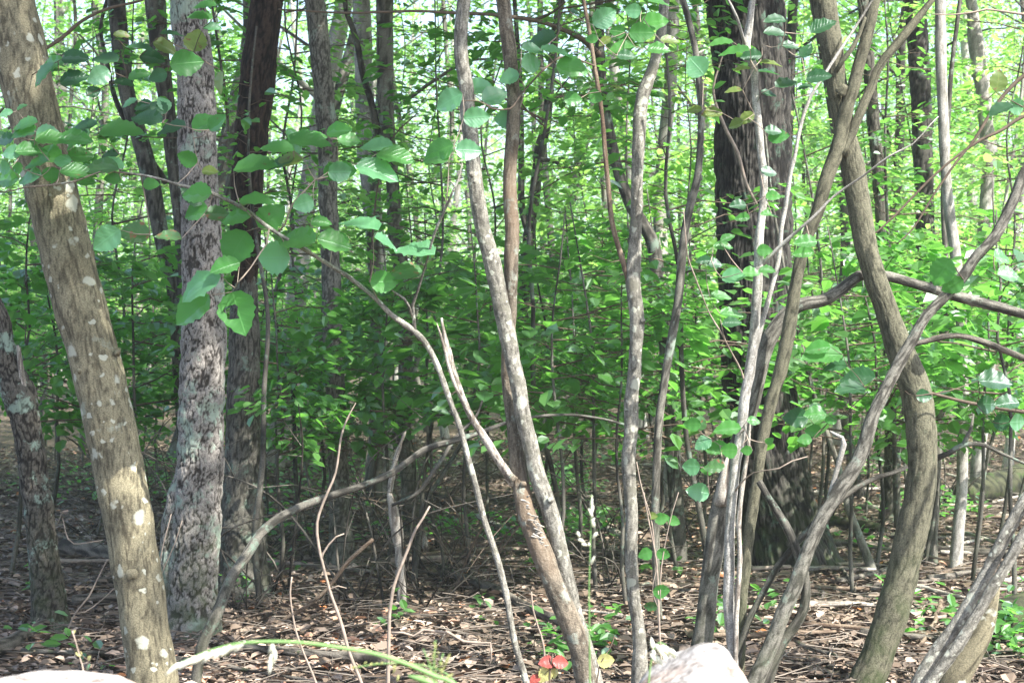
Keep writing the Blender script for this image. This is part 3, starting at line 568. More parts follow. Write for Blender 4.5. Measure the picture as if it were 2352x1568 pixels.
T['Y'] = woody('witch_hazel', 'long grey brown stem slanting from the lower centre right up to the right edge', 'shrub', [
  dict(n='stem', pts=[(2385, 340, 20), (2352, 400, 23), (2328, 460, 24), (2288, 540, 24), (2243, 590, 24), (2218, 630, 26), (2178, 675, 24), (2128, 725, 24), (2093, 784, 26), (2070, 825, 27), (2053, 859, 28), (2028, 905, 28), (2008, 949, 30), (1990, 1010, 32), (1968, 1064, 33), (1943, 1105, 34), (1918, 1140, 35), (1890, 1184, 33), (1868, 1230, 33), (1833, 1324, 34), (1818, 1364, 34), (1803, 1399, 35), (1768, 1484, 37), (1733, 1568, 40)], d=6.75, mat='grey', top=1., sides=34, step=.015, rough=.003, freq=50),
  dict(n='stem', pts=[(2083, 1072, 9), (2050, 1085, 11), (2018, 1094, 12), (1968, 1118, 12), (1938, 1140, 13), (1878, 1192, 14), (1828, 1250, 15), (1788, 1300, 15), (1758, 1354, 15), (1718, 1434, 15), (1693, 1524, 15), (1688, 1568, 15)], d=6.9, mat='greydark', ground=True, sides=16),
  dict(n='stem', pts=[(1745, 1105, 14), (1762, 1135, 16), (1783, 1169, 18), (1803, 1204, 19), (1820, 1240, 20), (1838, 1290, 20), (1849, 1340, 22), (1845, 1395, 24), (1824, 1439, 24), (1796, 1474, 25), (1775, 1524, 26), (1762, 1568, 28)], d=6.85, mat='greydark', ground=True, sides=18, rough=.003, freq=50),
  dict(n='branch', pts=[(1908, 990, 5), (1936, 1005, 9), (1940, 1020, 13), (1930, 1054, 13), (1918, 1094, 13), (1903, 1149, 14), (1893, 1179, 12)], d=6.8, mat='pale', sides=12)])
T['Z'] = woody('witch_hazel', 'pair of crossing pale stems leaning in at the lower right corner', 'shrub', [
  dict(n='stem', pts=[(2400, 1080, 27), (2352, 1156, 29), (2330, 1190, 30), (2308, 1228, 30), (2268, 1309, 31), (2233, 1372, 31), (2188, 1449, 33), (2143, 1509, 33), (2108, 1568, 35)], d=6.2, mat='hazel', top=1.6, sides=30, rough=.002, freq=60, step=.015),
  dict(n='stem', pts=[(2400, 1150, 25), (2352, 1229, 26), (2318, 1284, 25), (2278, 1354, 25), (2243, 1414, 25), (2208, 1469, 25), (2168, 1524, 25), (2138, 1568, 26)], d=6.1, mat='hazel', ground=True, top=1.6, sides=30, rough=.002, freq=60, step=.015),
  dict(n='stem', pts=[(2290, 1330, 14), (2278, 1380, 26), (2262, 1430, 46), (2238, 1480, 58), (2208, 1530, 64), (2190, 1568, 68)], d=6.3, mat='maple', ground=True, sides=30, rough=.004)])
T['a10'] = woody('dead_tree', 'blackish dead trunk at the left edge with a pale broken snag and lichen patches', 'tree', [
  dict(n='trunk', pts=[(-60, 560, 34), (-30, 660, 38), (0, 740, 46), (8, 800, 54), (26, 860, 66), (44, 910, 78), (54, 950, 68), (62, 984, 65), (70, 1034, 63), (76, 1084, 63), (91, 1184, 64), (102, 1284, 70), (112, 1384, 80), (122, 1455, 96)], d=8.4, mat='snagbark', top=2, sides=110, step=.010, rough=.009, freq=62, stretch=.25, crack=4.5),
  dict(n='snag', pts=[(41, 792, 4), (44, 800, 9), (48, 840, 12), (55, 885, 14), (60, 920, 14)], d=8.35, mat='deadwood', sides=12, rough=.004, freq=60)])
bgcrown = [(0, 0, -3.2, .9)]
T['a1'] = woody('maple_tree', 'slim trunk whose lower part is white with sun, fallen twigs at its foot', 'tree', [
  dict(n='trunk', pts=[(2158, -30, 24), (2160, 0, 24), (2163, 150, 25), (2167, 300, 24), (2172, 400, 23), (2182, 500, 25), (2196, 600, 25), (2206, 720, 24), (2210, 810, 25), (2213, 934, 26), (2210, 1084, 26), (2204, 1184, 27), (2200, 1234, 28), (2195, 1300, 34)], d=10.8, mat='pale', top=4, sides=26, rough=.002, freq=40)])
T['a2'] = woody('oak_tree', 'dark lichened trunk behind the kinked olive trunk', 'tree', [
  dict(n='trunk', pts=[(1978, -30, 26), (1981, 0, 26), (1995, 150, 27), (2008, 300, 29), (2018, 400, 29), (2032, 600, 30), (2044, 784, 32), (2050, 924, 34), (2051, 1034, 37), (2047, 1134, 40), (2040, 1205, 56)], d=13.3, mat='snagbark', top=4, sides=44, rough=.010, freq=60, step=.02)])
T['a3'] = woody('oak_tree', 'furrowed dark trunk between the brown fork and the slim sunlit trunk', 'tree', [
  dict(n='trunk', pts=[(2098, -30, 46), (2101, 20, 46), (2108, 110, 47), (2114, 200, 48), (2119, 325, 44), (2124, 500, 42), (2126, 700, 42), (2130, 900, 44), (2134, 1120, 54)], d=14.8, mat='oak', top=5, sides=44, rough=.014, freq=50, step=.02)], crown=bgcrown)
T['a4'] = woody('maple_tree', 'crooked trunk with a dark knot and pale sunlit bark at the upper right', 'tree', [
  dict(n='trunk', pts=[(2228, -30, 24), (2233, 25, 26), (2240, 90, 36), (2250, 160, 36), (2258, 210, 30), (2266, 290, 32), (2274, 360, 34), (2266, 440, 30), (2262, 520, 30), (2258, 700, 28), (2250, 900, 28), (2246, 1090, 34)], d=15.0, mat='pale', top=4, sides=24, rough=.008, freq=30, lump=.2,
     knobs=[((2246, 168, 14.9), .05, (-.01, -.04, -.01))])], crown=bgcrown)
T['a5'] = woody('sapling', 'thin grey stem half hidden behind the kinked olive trunk', 'tree', [
  dict(n='stem', pts=[(2172, 640, 14), (2163, 800, 18), (2157, 984, 20), (2146, 1184, 20), (2142, 1275, 23)], d=11.0, mat='grey', top=3, sides=14)])
T['a6'] = woody('sapling', 'thin pale stem standing right of the white sunlit trunk', 'tree', [
  dict(n='stem', pts=[(2284, 800, 11), (2268, 954, 13), (2253, 1084, 14), (2243, 1145, 17)], d=15.5, mat='pale', top=3, sides=12)])
T['a9'] = woody('sapling', 'short curved lichened stem rising between the thick oak and the olive trunk', 'tree', [
  dict(n='stem', pts=[(1930, 1080, 12), (1940, 1120, 15), (1948, 1160, 17), (1968, 1214, 19), (1993, 1279, 21), (2013, 1328, 26)], d=10.3, mat='grey', top=2.2, topr=.4, sides=16)])
T['K2'] = woody('maple_tree', 'dark forked trunk standing back behind the brown crossing stem', 'tree', [
  dict(n='trunk', pts=[(1262, 210, 20), (1255, 290, 22), (1240, 350, 25), (1227, 450, 26), (1215, 540, 26), (1205, 625, 28), (1200, 800, 28), (1198, 1120, 34)], d=14.5, mat='greydark', top=5, sides=22, rough=.005),
  dict(n='branch', pts=[(1192, 150, 12), (1196, 250, 14), (1197, 400, 15), (1200, 480, 15), (1214, 540, 16)], d=14.5, mat='greydark', top=2, sides=14),
  dict(n='branch', pts=[(1380, 402, 4), (1340, 398, 6), (1300, 385, 8), (1270, 370, 9), (1236, 366, 12)], d=14.3, mat='greydark', sides=8)], crown=bgcrown)

# arching bough across the left centre
T['bough'] = woody('bent_sapling', 'bare grey sapling bent over in a long low arch from the lower left', 'sapling', [
  dict(n='stem', pts=[(1434, 975, 6, 8.3), (1384, 962, 5, 8.3), (1310, 952, 6, 8.2), (1230, 957, 7, 8.1), (1160, 972, 8, 8.0), (1084, 999, 12, 7.9), (1034, 1014, 14, 7.8), (974, 1034, 15, 7.7), (904, 1084, 16, 7.6), (844, 1111, 16, 7.5), (784, 1130, 18, 7.4), (700, 1159, 18, 7.3), (640, 1189, 20, 7.2), (600, 1224, 22, 7.15), (565, 1279, 24, 7.1), (530, 1334, 25, 7.05), (500, 1409, 26, 7.0), (465, 1484, 25, 7.0), (450, 1568, 25, 7.0)], d=7, mat='greydark', sides=20, rough=.002),
  dict(n='branch', pts=[(1108, 920, 5, 8.2), (1090, 960, 7, 8.1), (1050, 1000, 8, 8.0), (1000, 1075, 9, 7.9), (960, 1130, 9, 7.9), (900, 1160, 8, 7.9)], d=8, mat='greydark', sides=10)])

# bare sticks and dead stems
def stick(name, label, cat, pts, d, mat='twigpale', ground=True, twigs=(), group=None, sides=8, rough=.0008):
    st = [dict(n='stem', pts=pts, d=d, mat=mat, ground=ground, sides=sides, rough=rough, step=.03)]
    if not twigs:
        path = px_path(pts, d, 0, ground, step=.03); b0 = path[0, :3]
        mb = tube(MB(), path, sides, rough=rough, freq=50)
        o = link(name, mb.mesh(name, M[mat], origin=b0), None, tuple(b0)); return tag(o, label, cat, group)
    for t_ in twigs: st.append(dict(n='twig', pts=t_, d=d, mat=mat, sides=6))
    return woody(name, label, cat, st, group=group)[0]
stick('dead_sapling', 'tall whippy bare stem left of centre with a small side twig', 'dead stem', [(819, 925, 2), (800, 960, 4), (784, 1004, 5), (770, 1084, 5), (745, 1144, 6), (727, 1199, 6), (730, 1249, 7), (740, 1294, 7), (760, 1359, 7), (784, 1424, 8), (805, 1500, 8), (832, 1568, 8)], 6.6,
      twigs=[[(790, 1225, 3), (772, 1232, 4), (755, 1250, 5), (742, 1270, 6), (738, 1288, 6)], [(795, 1350, 2), (775, 1345, 4), (758, 1352, 5)]])
stick('dead_sapling', 'pale bare stick with a snapped top, just right of the tall whippy stem', 'dead stem', [(986, 1162, 4), (970, 1190, 5), (954, 1214, 6), (940, 1250, 7), (929, 1279, 7), (914, 1320, 7), (906, 1345, 8), (898, 1400, 8), (896, 1434, 8), (893, 1568, 9)], 6.6,
      twigs=[[(1123, 1530, 3), (1128, 1510, 4), (1126, 1475, 5), (1100, 1476, 6), (1064, 1472, 6), (1030, 1452, 6), (1010, 1450, 6), (974, 1445, 6), (950, 1460, 6), (925, 1452, 6), (899, 1452, 6)]])
stick('dead_sapling', 'short thin bare stick in the leaf litter left of the whippy stem', 'dead stem', [(672, 1324, 3), (668, 1360, 4), (672, 1400, 4), (682, 1450, 5), (700, 1500, 5), (728, 1568, 6)], 6.8)
stick('dead_sapling', 'short upright bare stick left of the crossing stems near the ground', 'dead stem', [(1222, 1358, 3), (1226, 1400, 4), (1238, 1440, 4), (1250, 1480, 5), (1256, 1568, 5)], 6.7)
stick('dead_sapling', 'thin forked dry twig leaning beside the spotted maple', 'dead stem', [(392, 1180, 2), (380, 1230, 3), (372, 1270, 3), (366, 1320, 4), (362, 1400, 5)], 7.6,
      twigs=[[(418, 1195, 2), (400, 1250, 2), (378, 1300, 3), (367, 1330, 3)]])
stick('dead_sapling', 'dry branching twig between the blackish trunk and the spotted maple', 'dead stem', [(248, 1285, 2), (225, 1330, 3), (205, 1370, 4), (180, 1400, 4), (160, 1437, 4)], 8.0,
      twigs=[[(262, 1350, 2), (230, 1380, 2), (195, 1405, 3), (178, 1405, 3)], [(237, 1240, 2), (170, 1248, 3), (150, 1220, 3), (140, 1180, 3), (128, 1210, 2)]])
stick('dead_sapling', 'twisting dark dead stem behind the pale bare stick', 'dead stem', [(1070, 1000, 8), (1040, 1050, 10), (1010, 1100, 11), (985, 1140, 12), (968, 1190, 12), (960, 1260, 14), (955, 1300, 15)], 10.0, mat='greydark',
      twigs=[[(1005, 1400, 3), (1012, 1330, 6), (1018, 1290, 7), (1010, 1240, 6), (1000, 1210, 6), (985, 1200, 7)]])
stick('dead_branch', 'brown dead branch leaning across the litter with a pale broken end, left centre', 'branch', [(858, 1238, 10), (830, 1262, 10), (800, 1290, 10), (770, 1330, 9), (745, 1360, 9), (700, 1395, 9), (650, 1425, 9), (610, 1440, 9)], 8.4, mat='redstem')
stick('broken_snag', 'bleached splintered snag standing behind the pale bare stick', 'snag', [(930, 990, 5), (914, 1040, 11), (905, 1080, 13), (897, 1130, 12), (903, 1160, 22), (910, 1200, 28), (916, 1240, 24), (918, 1270, 20)], 9.0, mat='deadwood', sides=14, rough=.01)
stick('broken_snag', 'short bleached stub right of the splintered snag', 'snag', [(975, 1222, 8), (977, 1245, 12), (978, 1258, 14)], 11.5, mat='deadwood', rough=.006)
stick('thin_stem', 'very thin bare stem with few leaves between the forked stem and the grey trunk', 'sapling', [(1478, 1130, 3), (1490, 1200, 3), (1505, 1280, 4), (1512, 1350, 4), (1516, 1440, 5), (1519, 1568, 6)], 6.4,
      twigs=[[(1462, 1060, 2), (1475, 1120, 2), (1498, 1200, 3), (1508, 1300, 3)], [(1560, 1130, 2), (1540, 1200, 2), (1520, 1300, 3), (1516, 1380, 3)]])
stick('branch', 'bare twig reaching in from the top right corner', 'branch', [(2140, 33, 2, 6.8), (2190, 34, 3, 6.8), (2240, 28, 4, 6.8), (2268, 22, 5, 6.8), (2352, 33, 6, 6.8), (2500, 50, 9, 6.8)], 6.8, ground=False)
for q, (pts, dd, lab) in enumerate([
  ([(1980, 560, 3), (2050, 500, 5), (2150, 400, 6), (2240, 330, 7), (2300, 300, 8), (2352, 268, 9), (2460, 230, 12)], 8.6, 'dark thin branch slanting up to the right edge beside the pale crooked trunk'),
  ([(2060, 560, 3), (2100, 520, 4), (2150, 440, 5), (2200, 370, 6), (2240, 320, 7), (2290, 240, 8), (2352, 175, 10), (2450, 120, 12)], 8.2, 'dark twiggy branch rising to the top right edge'),
  ([(1900, 880, 3), (1960, 868, 4), (2050, 880, 5), (2150, 905, 7), (2230, 925, 8), (2352, 945, 10), (2500, 960, 13)], 7.6, 'thin dark branch running low across the kinked trunk to the right edge'),
  ([(-60, 130, 12), (60, 125, 10), (105, 112, 9), (150, 82, 9), (190, 48, 8), (250, 20, 7), (330, 0, 6), (420, -40, 4)], 7.4, 'dark branch slanting up behind the top of the spotted maple'),
  ([(960, 260, 3), (900, 320, 4), (870, 420, 4), (855, 560, 5), (850, 700, 6)], 11.6, 'thin dark stem among leaves left of the crossing pair'),
  ([(1660, 130, 3), (1640, 210, 6), (1665, 290, 8), (1695, 350, 8), (1715, 420, 7), (1740, 470, 6)], 9.4, 'pale dead twig hanging against the thick oak')]):
    stick('branch', lab, 'branch', pts, dd, mat='twigpale' if q == 5 else 'twig', ground=False)

# logs and fallen wood
def log(label, p0, p1, w0, w1, mat='log', name='fallen_log', cat='log', bend=.03, group=None, moss=False):
    """p0,p1: pixels on the ground; the log lies on it."""
    def g(px, py):
        d_ = CAMH*FPX/(py-CY); return np.array([(px-CX)/FPX*d_, d_])
    a = g(*p0); b = g(*p1); n = 7; rows = []
    r = np.random.default_rng(int(p0[0]+p1[1]))
    for i_ in range(n):
        t_ = i_/(n-1); q = a*(1-t_)+b*t_; rad = (w0*(1-t_)+w1*t_)*.62/FPX*(q[1])
        off = bend*math.sin(t_*3.1)*np.linalg.norm(b-a)*.6
        rows.append([q[0]+r.normal(0, .01), q[1]+off, float(gz(q[0], q[1]))+rad*.6+.042, rad])
    mb = tube(MB(), spline(rows, .04), 16, rough=.004, freq=35, lump=.12, seed=int(p0[0])); o0 = rows[0][:3]
    o = link(name, mb.mesh(name, M[mat], origin=o0), None, tuple(o0)); return tag(o, label, cat, group)
M['mosslog'] = bark('mossy_log', (.02, .022, .012), (.075, .08, .04), lich_amt=.45, lichen=(.045, .075, .02), bump=.7)
log('long grey fallen pole slanting down to the foot of the crossing stems', (1010, 1330), (1300, 1462), 16, 20)
log('dark log lying at the left behind the spotted maple', (150, 1290), (300, 1310), 34, 26)
log('dark low log on the litter between the blackish trunk and the maple', (170, 1400), (330, 1392), 20, 16)
log('thick dark branch lying at the lower left corner', (-60, 1545), (130, 1448), 34, 16)
log('grey pole lying on the litter below the drooping grass', (560, 1512), (900, 1545), 16, 22)
log('thin pale stick lying left of the dark oak roots', (1430, 1438), (1330, 1424), 8, 5, 'deadwood', 'fallen_branch', 'branch')
log('short pale limb on the litter in the middle', (1100, 1195), (1180, 1232), 12, 8, 'deadwood', 'fallen_branch', 'branch')
log('pale limb slanting right of the crossing stems', (1370, 1208), (1440, 1252), 14, 12, 'deadwood', 'fallen_branch', 'branch')
log('bleached sunlit pole behind the kinked olive trunk', (1975, 1178), (2080, 1192), 11, 14, 'deadwood', 'fallen_branch', 'branch')
log('long dark pole lying from the thick oak past the olive trunk', (1905, 1268), (2330, 1296), 14, 16)
log('pale crooked root like limb at the foot of the thick oak', (1860, 1326), (2010, 1330), 10, 9, 'deadwood', 'fallen_branch', 'branch', bend=.12)
log('pale fallen limb lying at the foot of the white sunlit trunk', (2160, 1288), (2300, 1292), 10, 8, 'deadwood', 'fallen_branch', 'branch')
log('forked pale limb right of the white sunlit trunk', (2180, 1276), (2262, 1252), 8, 5, 'deadwood', 'fallen_branch', 'branch', bend=.1)
log('big dark mossy fallen trunk at the right edge', (2210, 1165), (2480, 1120), 46, 80, 'mosslog')
log('mossy rotten log at the lower right behind the crossing stems', (2270, 1480), (2460, 1440), 70, 90, 'mosslog')
log('slim brown stick on the litter at the lower right', (1830, 1500), (1960, 1545), 8, 7, 'log', 'fallen_branch', 'branch')
log('mossy rotting log between the oak and the olive trunk', (1900, 1220), (2020, 1235), 24, 20, 'mosslog')
for q in range(80):
    d_ = R.uniform(7.6, 19); px = R.choice([R.uniform(40, 2320), R.uniform(1880, 2352)]); py = CY+CAMH*FPX/d_; ang = R.normal(0, .5); ln_ = R.uniform(.4, 1.6)*FPX/d_
    p1 = (px+ln_*math.cos(ang), py+ln_*math.sin(ang)*.18)
    if p1[1] < CY+210: continue
    log('weathered stick among many scattered over the leaf litter', (px, py), p1, R.uniform(6, 14)*9/d_, R.uniform(4, 9)*9/d_, R.choice(['log', 'twigpale', 'deadwood', 'redstem', 'log']), 'fallen_stick', 'stick', bend=R.normal(0, .05), group='weathered sticks scattered over the forest floor')

# twig bits in the litter
n = 5200; mb = MB(); u = R.random(n); d = 5.4+15*u**1.2; x = (R.random(n)-.5)*2*(.36*d+.4); y = d
az = R.random(n)*6.28; ln = R.uniform(.06, .42, n)**1.0; rad = R.uniform(.0015, .0045, n)
ax = np.stack([np.cos(az), np.sin(az), R.normal(0, .10, n)], -1); z = gz(x, y)+.056; sd = unit(np.cross(ax, [0, 0, 1.])); up = np.cross(sd, ax)
mid = np.stack([x, y, z], -1); bend = (R.normal(0, .08, n)*ln)[:, None]*sd
vs = []
for tt, k_ in ((-.5, 0), (0, 1), (.5, 0)):
    for an_ in (0, 2.09, 4.19): vs.append(mid+ax*(ln*tt)[:, None]+bend*k_+(sd*math.cos(an_)+up*math.sin(an_))*rad[:, None]*(1-.4*(tt > 0)))
v = np.stack(vs, 1).reshape(-1, 3); k = np.arange(n)[:, None]*9
f = np.concatenate([k+np.array([[a*3+b_, a*3+(b_+1) % 3, a*3+3+(b_+1) % 3, a*3+3+b_]]) for a in (0, 1) for b_ in range(3)])
M['bits'] = plain('weathered_twig', (.17, .145, .12), .85, 3., .6)
tag(link('twig_litter', mb.add(v, f).mesh('twig_litter', M['bits'])), 'small broken twigs strewn over the dry leaves', 'twigs', kind='stuff')
# dead brush: leafless bushy growth in the middle distance
BR = []
for q in range(5):
    r = np.random.default_rng(700+q); mb = MB()
    for k_ in range(9):
        a = r.random()*6.28; l_ = r.uniform(.5, 1.25); rise = r.uniform(.3, 1.3); p0 = np.array([r.normal(0, .05), r.normal(0, .05), -.03]); p1 = p0+np.array([math.cos(a)*.35*l_, math.sin(a)*.35*l_, rise*.5*l_])+r.normal(0, .05, 3); p2 = p1+np.array([math.cos(a+r.normal(0, .5))*.45*l_, math.sin(a+r.normal(0, .5))*.45*l_, (rise*.3-.1)*l_])
        r0 = r.uniform(.003, .008); tube(mb, spline([[*p0, r0], [*p1, r0*.7], [*p2, r0*.3]], .08), 5, cap=False)
        for j_ in range(3):
            t_ = r.random(); b0 = p1*(1-t_)+p2*t_; e1 = b0+r.normal(0, .16, 3)*np.array([1, 1, .8]); tube(mb, np.array([[*b0, r0*.4], [*((b0+e1)/2+r.normal(0, .02, 3)), r0*.3], [*e1, r0*.15]]), 4, cap=False)
    BR.append([mb.mesh('branches', M[m_]) for m_ in ('log', 'twig')])
for q in range(36):
    d_ = R.uniform(8.6, 16); px = R.choice([R.uniform(430, 1420), R.uniform(0, 2352), R.uniform(120, 400), R.uniform(560, 1100)]); x_ = (px-CX)/FPX*d_
    o = link('dead_brush', BR[q % 5][int(R.random() < .4)], None, (x_, d_, float(gz(x_, d_)))); o.rotation_euler.z = q*1.9; k_ = R.uniform(.6, 1.25); o.scale = (k_, k_, k_)
    tag(o, 'leafless tangle of thin dead branches standing on the forest floor', 'dead brush', 'leafless dead brush across the middle of the forest floor'); o['kind'] = 'thing'

# ------------------------------------------------------------------ broad leaves of the near shrubs
def broadleaf(seed, mat, hole=False):
    r = np.random.default_rng(seed); n = 14; t_ = np.linspace(0, 1, n)
    wv = .40*np.sin(np.pi*t_**.82)**.75*(1-.10*t_); wv[0] = .0; wv[-1] = 0
    vs = []; uv = []
    cols = (-1, -.55, 0, .55, 1)
    for i_ in range(n):
        for c_ in cols:
            tooth = (1+(.07 if i_ % 2 else -.04)+r.normal(0, .03)) if abs(c_) == 1 else 1
            y_ = c_*wv[i_]*tooth
            z_ = .10*abs(y_)/.4-.16*t_[i_]**2+.018*math.sin(i_*1.6)*abs(c_)+.01*r.normal()*abs(c_)
            if hole and 3 < i_ < 9 and abs(c_) < 1: y_ += r.normal(0, .035)
            vs.append((t_[i_]+(r.normal(0, .02) if hole and 3 < i_ < 9 else 0), y_, z_)); uv.append((t_[i_], y_))
    fs = []
    for i_ in range(n-1):
        for c_ in range(4):
            if hole and i_ in (4, 5, 6, 7) and c_ == 1: continue
            a = i_*5+c_; fs.append((a, a+1, a+6, a+5))
    return MB().add(np.array(vs), np.array(fs), .5, np.array(uv)).mesh('leaf', M[mat])
LM = [[broadleaf(s+10*k, k_) for s in range(3)] for k, k_ in enumerate(['leaf0', 'leaf1', 'leaf2', 'leaf3', 'leaf4', 'leafred', 'leafyel'])]
LHOLE = broadleaf(5, 'leaf0', True)

def attach_leaves(root, paths, leaves, twig_mat='twigpale', tw_r=.0016, lscale=1.0):
    """Each leaf (disp px centre, length, width, angle, kind, depth) is joined by its own petiole to the nearest stem or leaf stalk."""
    nodes = [p[::6, :3] for p in paths]; nodes = np.vstack(nodes); base = np.array(root.location)
    todo = []
    for (cx, cy, ln, wd, an, k, d_) in leaves:
        c0 = P(cx, cy, d_); sc_ = ln/FPX*d_; a = math.radians(an); ax = np.array([math.cos(a), 0, math.sin(a)])
        todo.append([c0, ax, sc_, wd/ln, k])
    tw = MB(); rr = np.random.default_rng(len(leaves))
    while todo:
        cs = np.array([q[0] for q in todo]); D = np.linalg.norm(cs[:, None, :]-nodes[None], axis=2)
        i_, j_ = np.unravel_index(D.argmin(), D.shape); c0, ax, s_, ratio, k = todo.pop(i_); nd = nodes[j_]
        if np.dot(c0-nd, ax) < 0: ax = -ax
        ax = unit(ax+np.array([0, rr.normal(0, .25), 0])); b_ = c0-ax*s_*.5
        ct = min(1, max(.26, ratio/.68)); th = math.acos(ct)
        perp = np.cross(ax, [0, 1, 0]); perp = unit(perp)
        if perp[2] < 0: perp = -perp
        nr = np.array([0, -1, 0])*math.cos(th)+perp*math.sin(th)+rr.normal(0, .08, 3); nr = unit(nr-ax*np.dot(nr, ax))
        sd = np.cross(nr, ax)
        me = LHOLE if k == 9 else LM[k][int(rr.integers(3))]
        s_ *= lscale
        o = link('leaf', me, root)
        wsc = s_*1.02 if ct < 1 else s_*max(1, min(1.35, ratio/.78))
        Mx = Matrix(((ax[0]*s_, sd[0]*wsc, nr[0]*s_, b_[0]-base[0]), (ax[1]*s_, sd[1]*wsc, nr[1]*s_, b_[1]-base[1]), (ax[2]*s_, sd[2]*wsc, nr[2]*s_, b_[2]-base[2]), (0, 0, 0, 1)))
        o.matrix_local = Mx
        dist = np.linalg.norm(b_-nd); mid = (b_+nd)/2+np.array([0, 0, -.04*dist])+rr.normal(0, .03*dist, 3)
        r0 = tw_r*(1+min(1.5, dist*4))
        seg = spline([[*nd, r0], [*mid, r0*.8], [*b_, tw_r*.6]], .03); tube(tw, seg, 5, cap=False)
        nodes = np.vstack([nodes, seg[1:, :3]])
    link('twigs', tw.mesh('twigs', M[twig_mat], origin=base), root)

def LV(ox, oy, lst, d_, jit=.12):
    out = []
    for e in lst:
        cx, cy, ln, wd = e[:4]; an = e[4] if len(e) > 4 else 0; k = e[5] if len(e) > 5 else 0
        out.append((ox+cx/2, oy+cy/2, ln/2, wd/2, an, k, d_+R.uniform(-jit, jit)))
    return out
reg1_top = [(200,340,140,70,45),(345,265,130,60,5,2),(250,290,120,60,20),(480,270,140,60,-15,2),(560,280,100,40,0,2),(340,360,140,80,20,2),(455,350,120,90,40,1),(570,380,100,40,-5,2),(640,345,110,50,15),(700,265,120,65,-5,2),(640,215,140,35,0,2),(760,215,120,60,-20,3),(900,185,110,110,80,3),(860,290,160,110,10),(725,350,90,60,20,2),(790,155,110,35,5,2),(920,75,120,40,-5),(940,25,110,50,0),(975,125,90,40,0,1),(1010,380,110,45,80,3),(560,160,80,40,0,3),(430,420,80,60,40,2)]
reg1 = [(680,545,140,60,-15,2),(790,590,140,60,5,2),(730,495,90,50,-40,2),(660,485,80,40,10,2),(930,565,110,70,30),(865,730,90,65,-20),(545,600,190,75,5),(390,580,120,60,10,2),(215,610,100,60,0,1),(115,600,110,60,20),(240,640,160,60,5),(340,635,140,60,0),(120,570,110,50,10),(30,520,60,30,10,1),(135,690,130,70,10),(60,700,90,60,0,1),(230,710,120,70,-20),(290,740,70,110,80,1),(365,715,110,60,10),(510,710,80,40,0,2),(40,820,110,70,0),(140,815,120,70,5,1),(235,800,70,90,90),(350,790,150,60,0),(470,770,150,70,-5,4),(390,830,80,40,0),(520,820,70,45,0),(170,750,120,50,10),(20,770,60,60,0,1),(690,845,70,45,0),(30,640,80,50,10,2),
 (910,890,130,80,0),(960,785,70,40,0,3),(905,970,110,70,20),(1000,985,120,60,0,4),(1090,1000,130,70,5),(1240,1000,140,110,40),(1170,920,150,50,5),(1400,935,90,80,20,1),(495,1095,140,100,35,1),(625,1070,130,80,-5,4),(780,1085,110,40,-10,4),(1090,1130,160,150,60),(1040,1220,130,70,15),(1265,1185,140,140,0,1),(930,1310,190,90,30,1),(890,1410,180,110,40),(1090,1425,200,150,-70,9),(1370,1100,180,90,-10),(1530,1110,150,80,-10),(1160,760,190,80,10),(1280,680,140,60,-10),(1400,645,200,50,0),(1550,600,110,60,10),(1560,790,110,80,0,1),(1330,740,130,50,10,3),(1470,1020,90,40,0),(1120,935,60,30,0,3)]
reg2s = [(170,670,140,70,-5,1),(240,715,170,60,-10),(155,780,190,80,-15,1),(20,785,90,80,0),(30,640,100,60,0),(90,1030,200,80,-20,1),(200,1110,130,50,-20,1),(345,1150,190,80,-15,1),(300,1250,150,70,5,4),(190,1295,120,90,0),(0,1100,70,60,0)]
rJ = T['J'][0]; pJ = [p for _, p in T['J'][1][4:]]
attach_leaves(rJ, pJ, LV(0, 0, reg1, 6.12)+LV(784, 0, reg2s, 6.25)+LV(784, 0, [(500,460,130,80,25,1),(455,690,130,80,20),(580,690,110,90,0,1),(440,730,110,50,0),(615,540,110,75,5,1)], 6.15, .05)+LV(0, 0, [(a[0]+R.normal(0, 38), a[1]+R.normal(0, 24), a[2]*.85, a[3]*.8, R.normal(0, 25), int(R.choice([0, 2, 0, 1]))) for a in reg1+reg2s[:0] if R.random() < .33 and a[1] < 900], 6.2), lscale=1.12)
attach_leaves(T['A'][0], [T['A'][1][0][1][60:]], LV(0, 0, reg1_top, 6.2)+LV(0, 784, [(880,640,120,80,-80,1),(1150,510,150,70,0),(1180,595,50,30,0,3)], 7.2, .05)[:0], 'twig')
reg2n = [(635,395,110,70,10,1),(705,440,130,80,25,1),(770,355,100,60,15,1),(750,545,120,90,-5,1),(875,290,120,90,15,1),(880,225,110,50,0,1),(1000,240,180,60,-5,1),(910,190,170,90,10,2),(1060,310,150,90,-10),(1210,80,130,100,30,1),(1340,50,80,70,0,1),(1270,145,80,60,0),(1380,150,120,90,0),(1285,220,130,60,5),(1440,100,130,80,10),(1310,255,90,50,0,2),(1460,225,110,60,0),(1460,10,110,40,0),(1170,445,80,60,-20),(1065,455,90,60,0),(1265,400,60,20,0,3),(1150,180,60,40,0),(1210,190,70,35,30,3),(1080,60,70,40,0,2),(1510,185,90,40,0,3)]
attach_leaves(T['N'][0], [p for _, p in T['N'][1][1:]]+[T['N'][1][0][1][100:]], LV(784, 0, reg2n, 6.5, .15))
